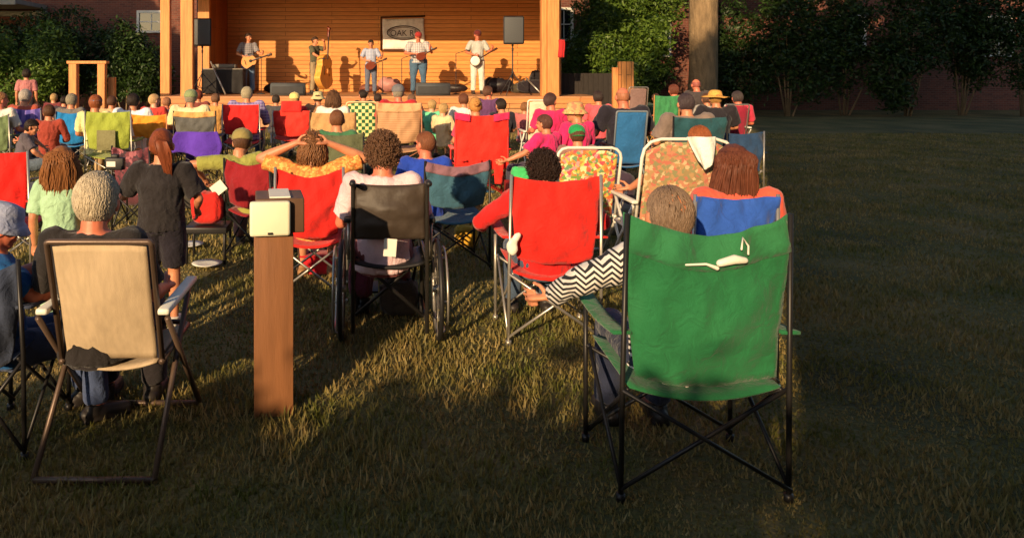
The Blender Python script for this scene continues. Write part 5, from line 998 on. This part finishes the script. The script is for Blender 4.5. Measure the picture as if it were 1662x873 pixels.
bm = bmesh.new(); box(bm, (0, 0, .175), (.34, .3, .35), bev=.02); tag(obj('cooler_box', bm, solid('cooler_red', (150, 36, 30)), loc=(PX(845, 8.6), 8.6, 0)), 'red box under the bright green bag', 'box')
softbag('backpack', PX(226, 9.0), 9.0, 0, .5, .35, .42, (92, 52, 58), 'maroon and black backpack below the orange chair', 'bag', 14); softbag('backpack', PX(62, 8.2), 8.2, 0, .4, .3, .38, (60, 58, 76), 'dark backpack near the left red chair', 'bag', 15)
softbag('backpack', PX(425, 9.6), 9.6, 0, .35, .3, .5, (50, 46, 50), 'black backpack between the two red chairs at the left', 'bag', 16); softbag('yellow_bag', PX(757, 6.9), 6.9, 0, .22, .18, .2, (206, 156, 50), 'yellow bag on the grass under the slate blue chair', 'bag', 17)
softbag('backpack', PX(985, 8.6), 8.6, 0, .6, .4, .5, (64, 50, 64), 'dark striped backpack beside the plain blue chair', 'bag', 18); softbag('handbag', PX(590, 9.4), 9.4, 0, .3, .25, .45, (44, 50, 36), 'dark green bag below the checked lawn chair', 'bag', 19)
# post with its white box
d = 3.5; t = thing('pedestal', 'brown square post with a cream white box on top in the foreground', 'post', (PX(438, d), d + .12, 0), R(9)); ztp = PZ(381, d)
bm = bmesh.new(); box(bm, (.0, 0, ztp / 2), (.186, .22, ztp), bev=.004); obj('post', bm, solid('post_brown', (128, 84, 52), .6, .14, 5, .3, stretch=(5, 5, .6)), t)
bm = bmesh.new(); box(bm, (.03, .02, ztp + .085), (.232, .26, .165), bev=.008); obj('housing', bm, solid('housing_brown', (96, 70, 52), .5, .08), t)
bm = bmesh.new(); box(bm, (-.018, -.125, ztp + .078), (.19, .05, .162), bev=.014); obj('cover', bm, solid('cover_cream', (232, 226, 196), .45, .03, bmp=.05), t)
bm = bmesh.new(); box(bm, (-.018, -.152, ztp + .012), (.024, .008, .010), bev=.002); obj('latch', bm, BLACKP, t)
bm = bmesh.new(); box(bm, (.03, .02, ztp + .172), (.10, .24, .008), bev=.002); obj('top_seam', bm, WHITEP, t, False)
# near right
wm = person(1188, 4.06, 234, 'rest', 'woman with long straight red brown hair in a coral top on the royal blue chair', (224, 92, 72), DEN, 'straight', (104, 58, 40), 'tan')
C(1128, 1262, 318, 3.78, 'royal blue camp chair under the woman with long red brown hair', (44, 86, 176), STEEL, sag=.02, low=.5)
person(1085, 3.06, 302, 'elbowbig', 'man with thinning dark hair in a black and white zigzag shirt on the green chair', stripes('zigzag', (28, 28, 34), (212, 206, 200), 38, 'Z', .8, 26), NAVY, 'thin', (128, 106, 88), 'tan', sleeve='long')
def pouch(t, w, zt):
    bm = bmesh.new(); tube(bm, [(-.11, -.262, zt - .17), (-.04, -.27, zt - .165), (.0, -.27, zt - .18)], [.004, .005, .009], 6, True); tube(bm, [(.01, -.275, zt - .16), (.06, -.28, zt - .145), (.10, -.275, zt - .15)], [.014, .018, .012], 8, True); tube(bm, [(.09, -.272, zt - .11), (.10, -.26, zt - .07), (.12, -.262, zt - .10), (.12, -.262, zt - .13)], .004, 6, True); obj('cord', bm, WHITEP, t)
C(1017, 1282, 350, 2.8, 'dark green high camp chair with a white cord at the bottom right', (34, 104, 62), DARKTUBE, sag=.085, low=.48, extra=pouch, trim=(44, 112, 70))
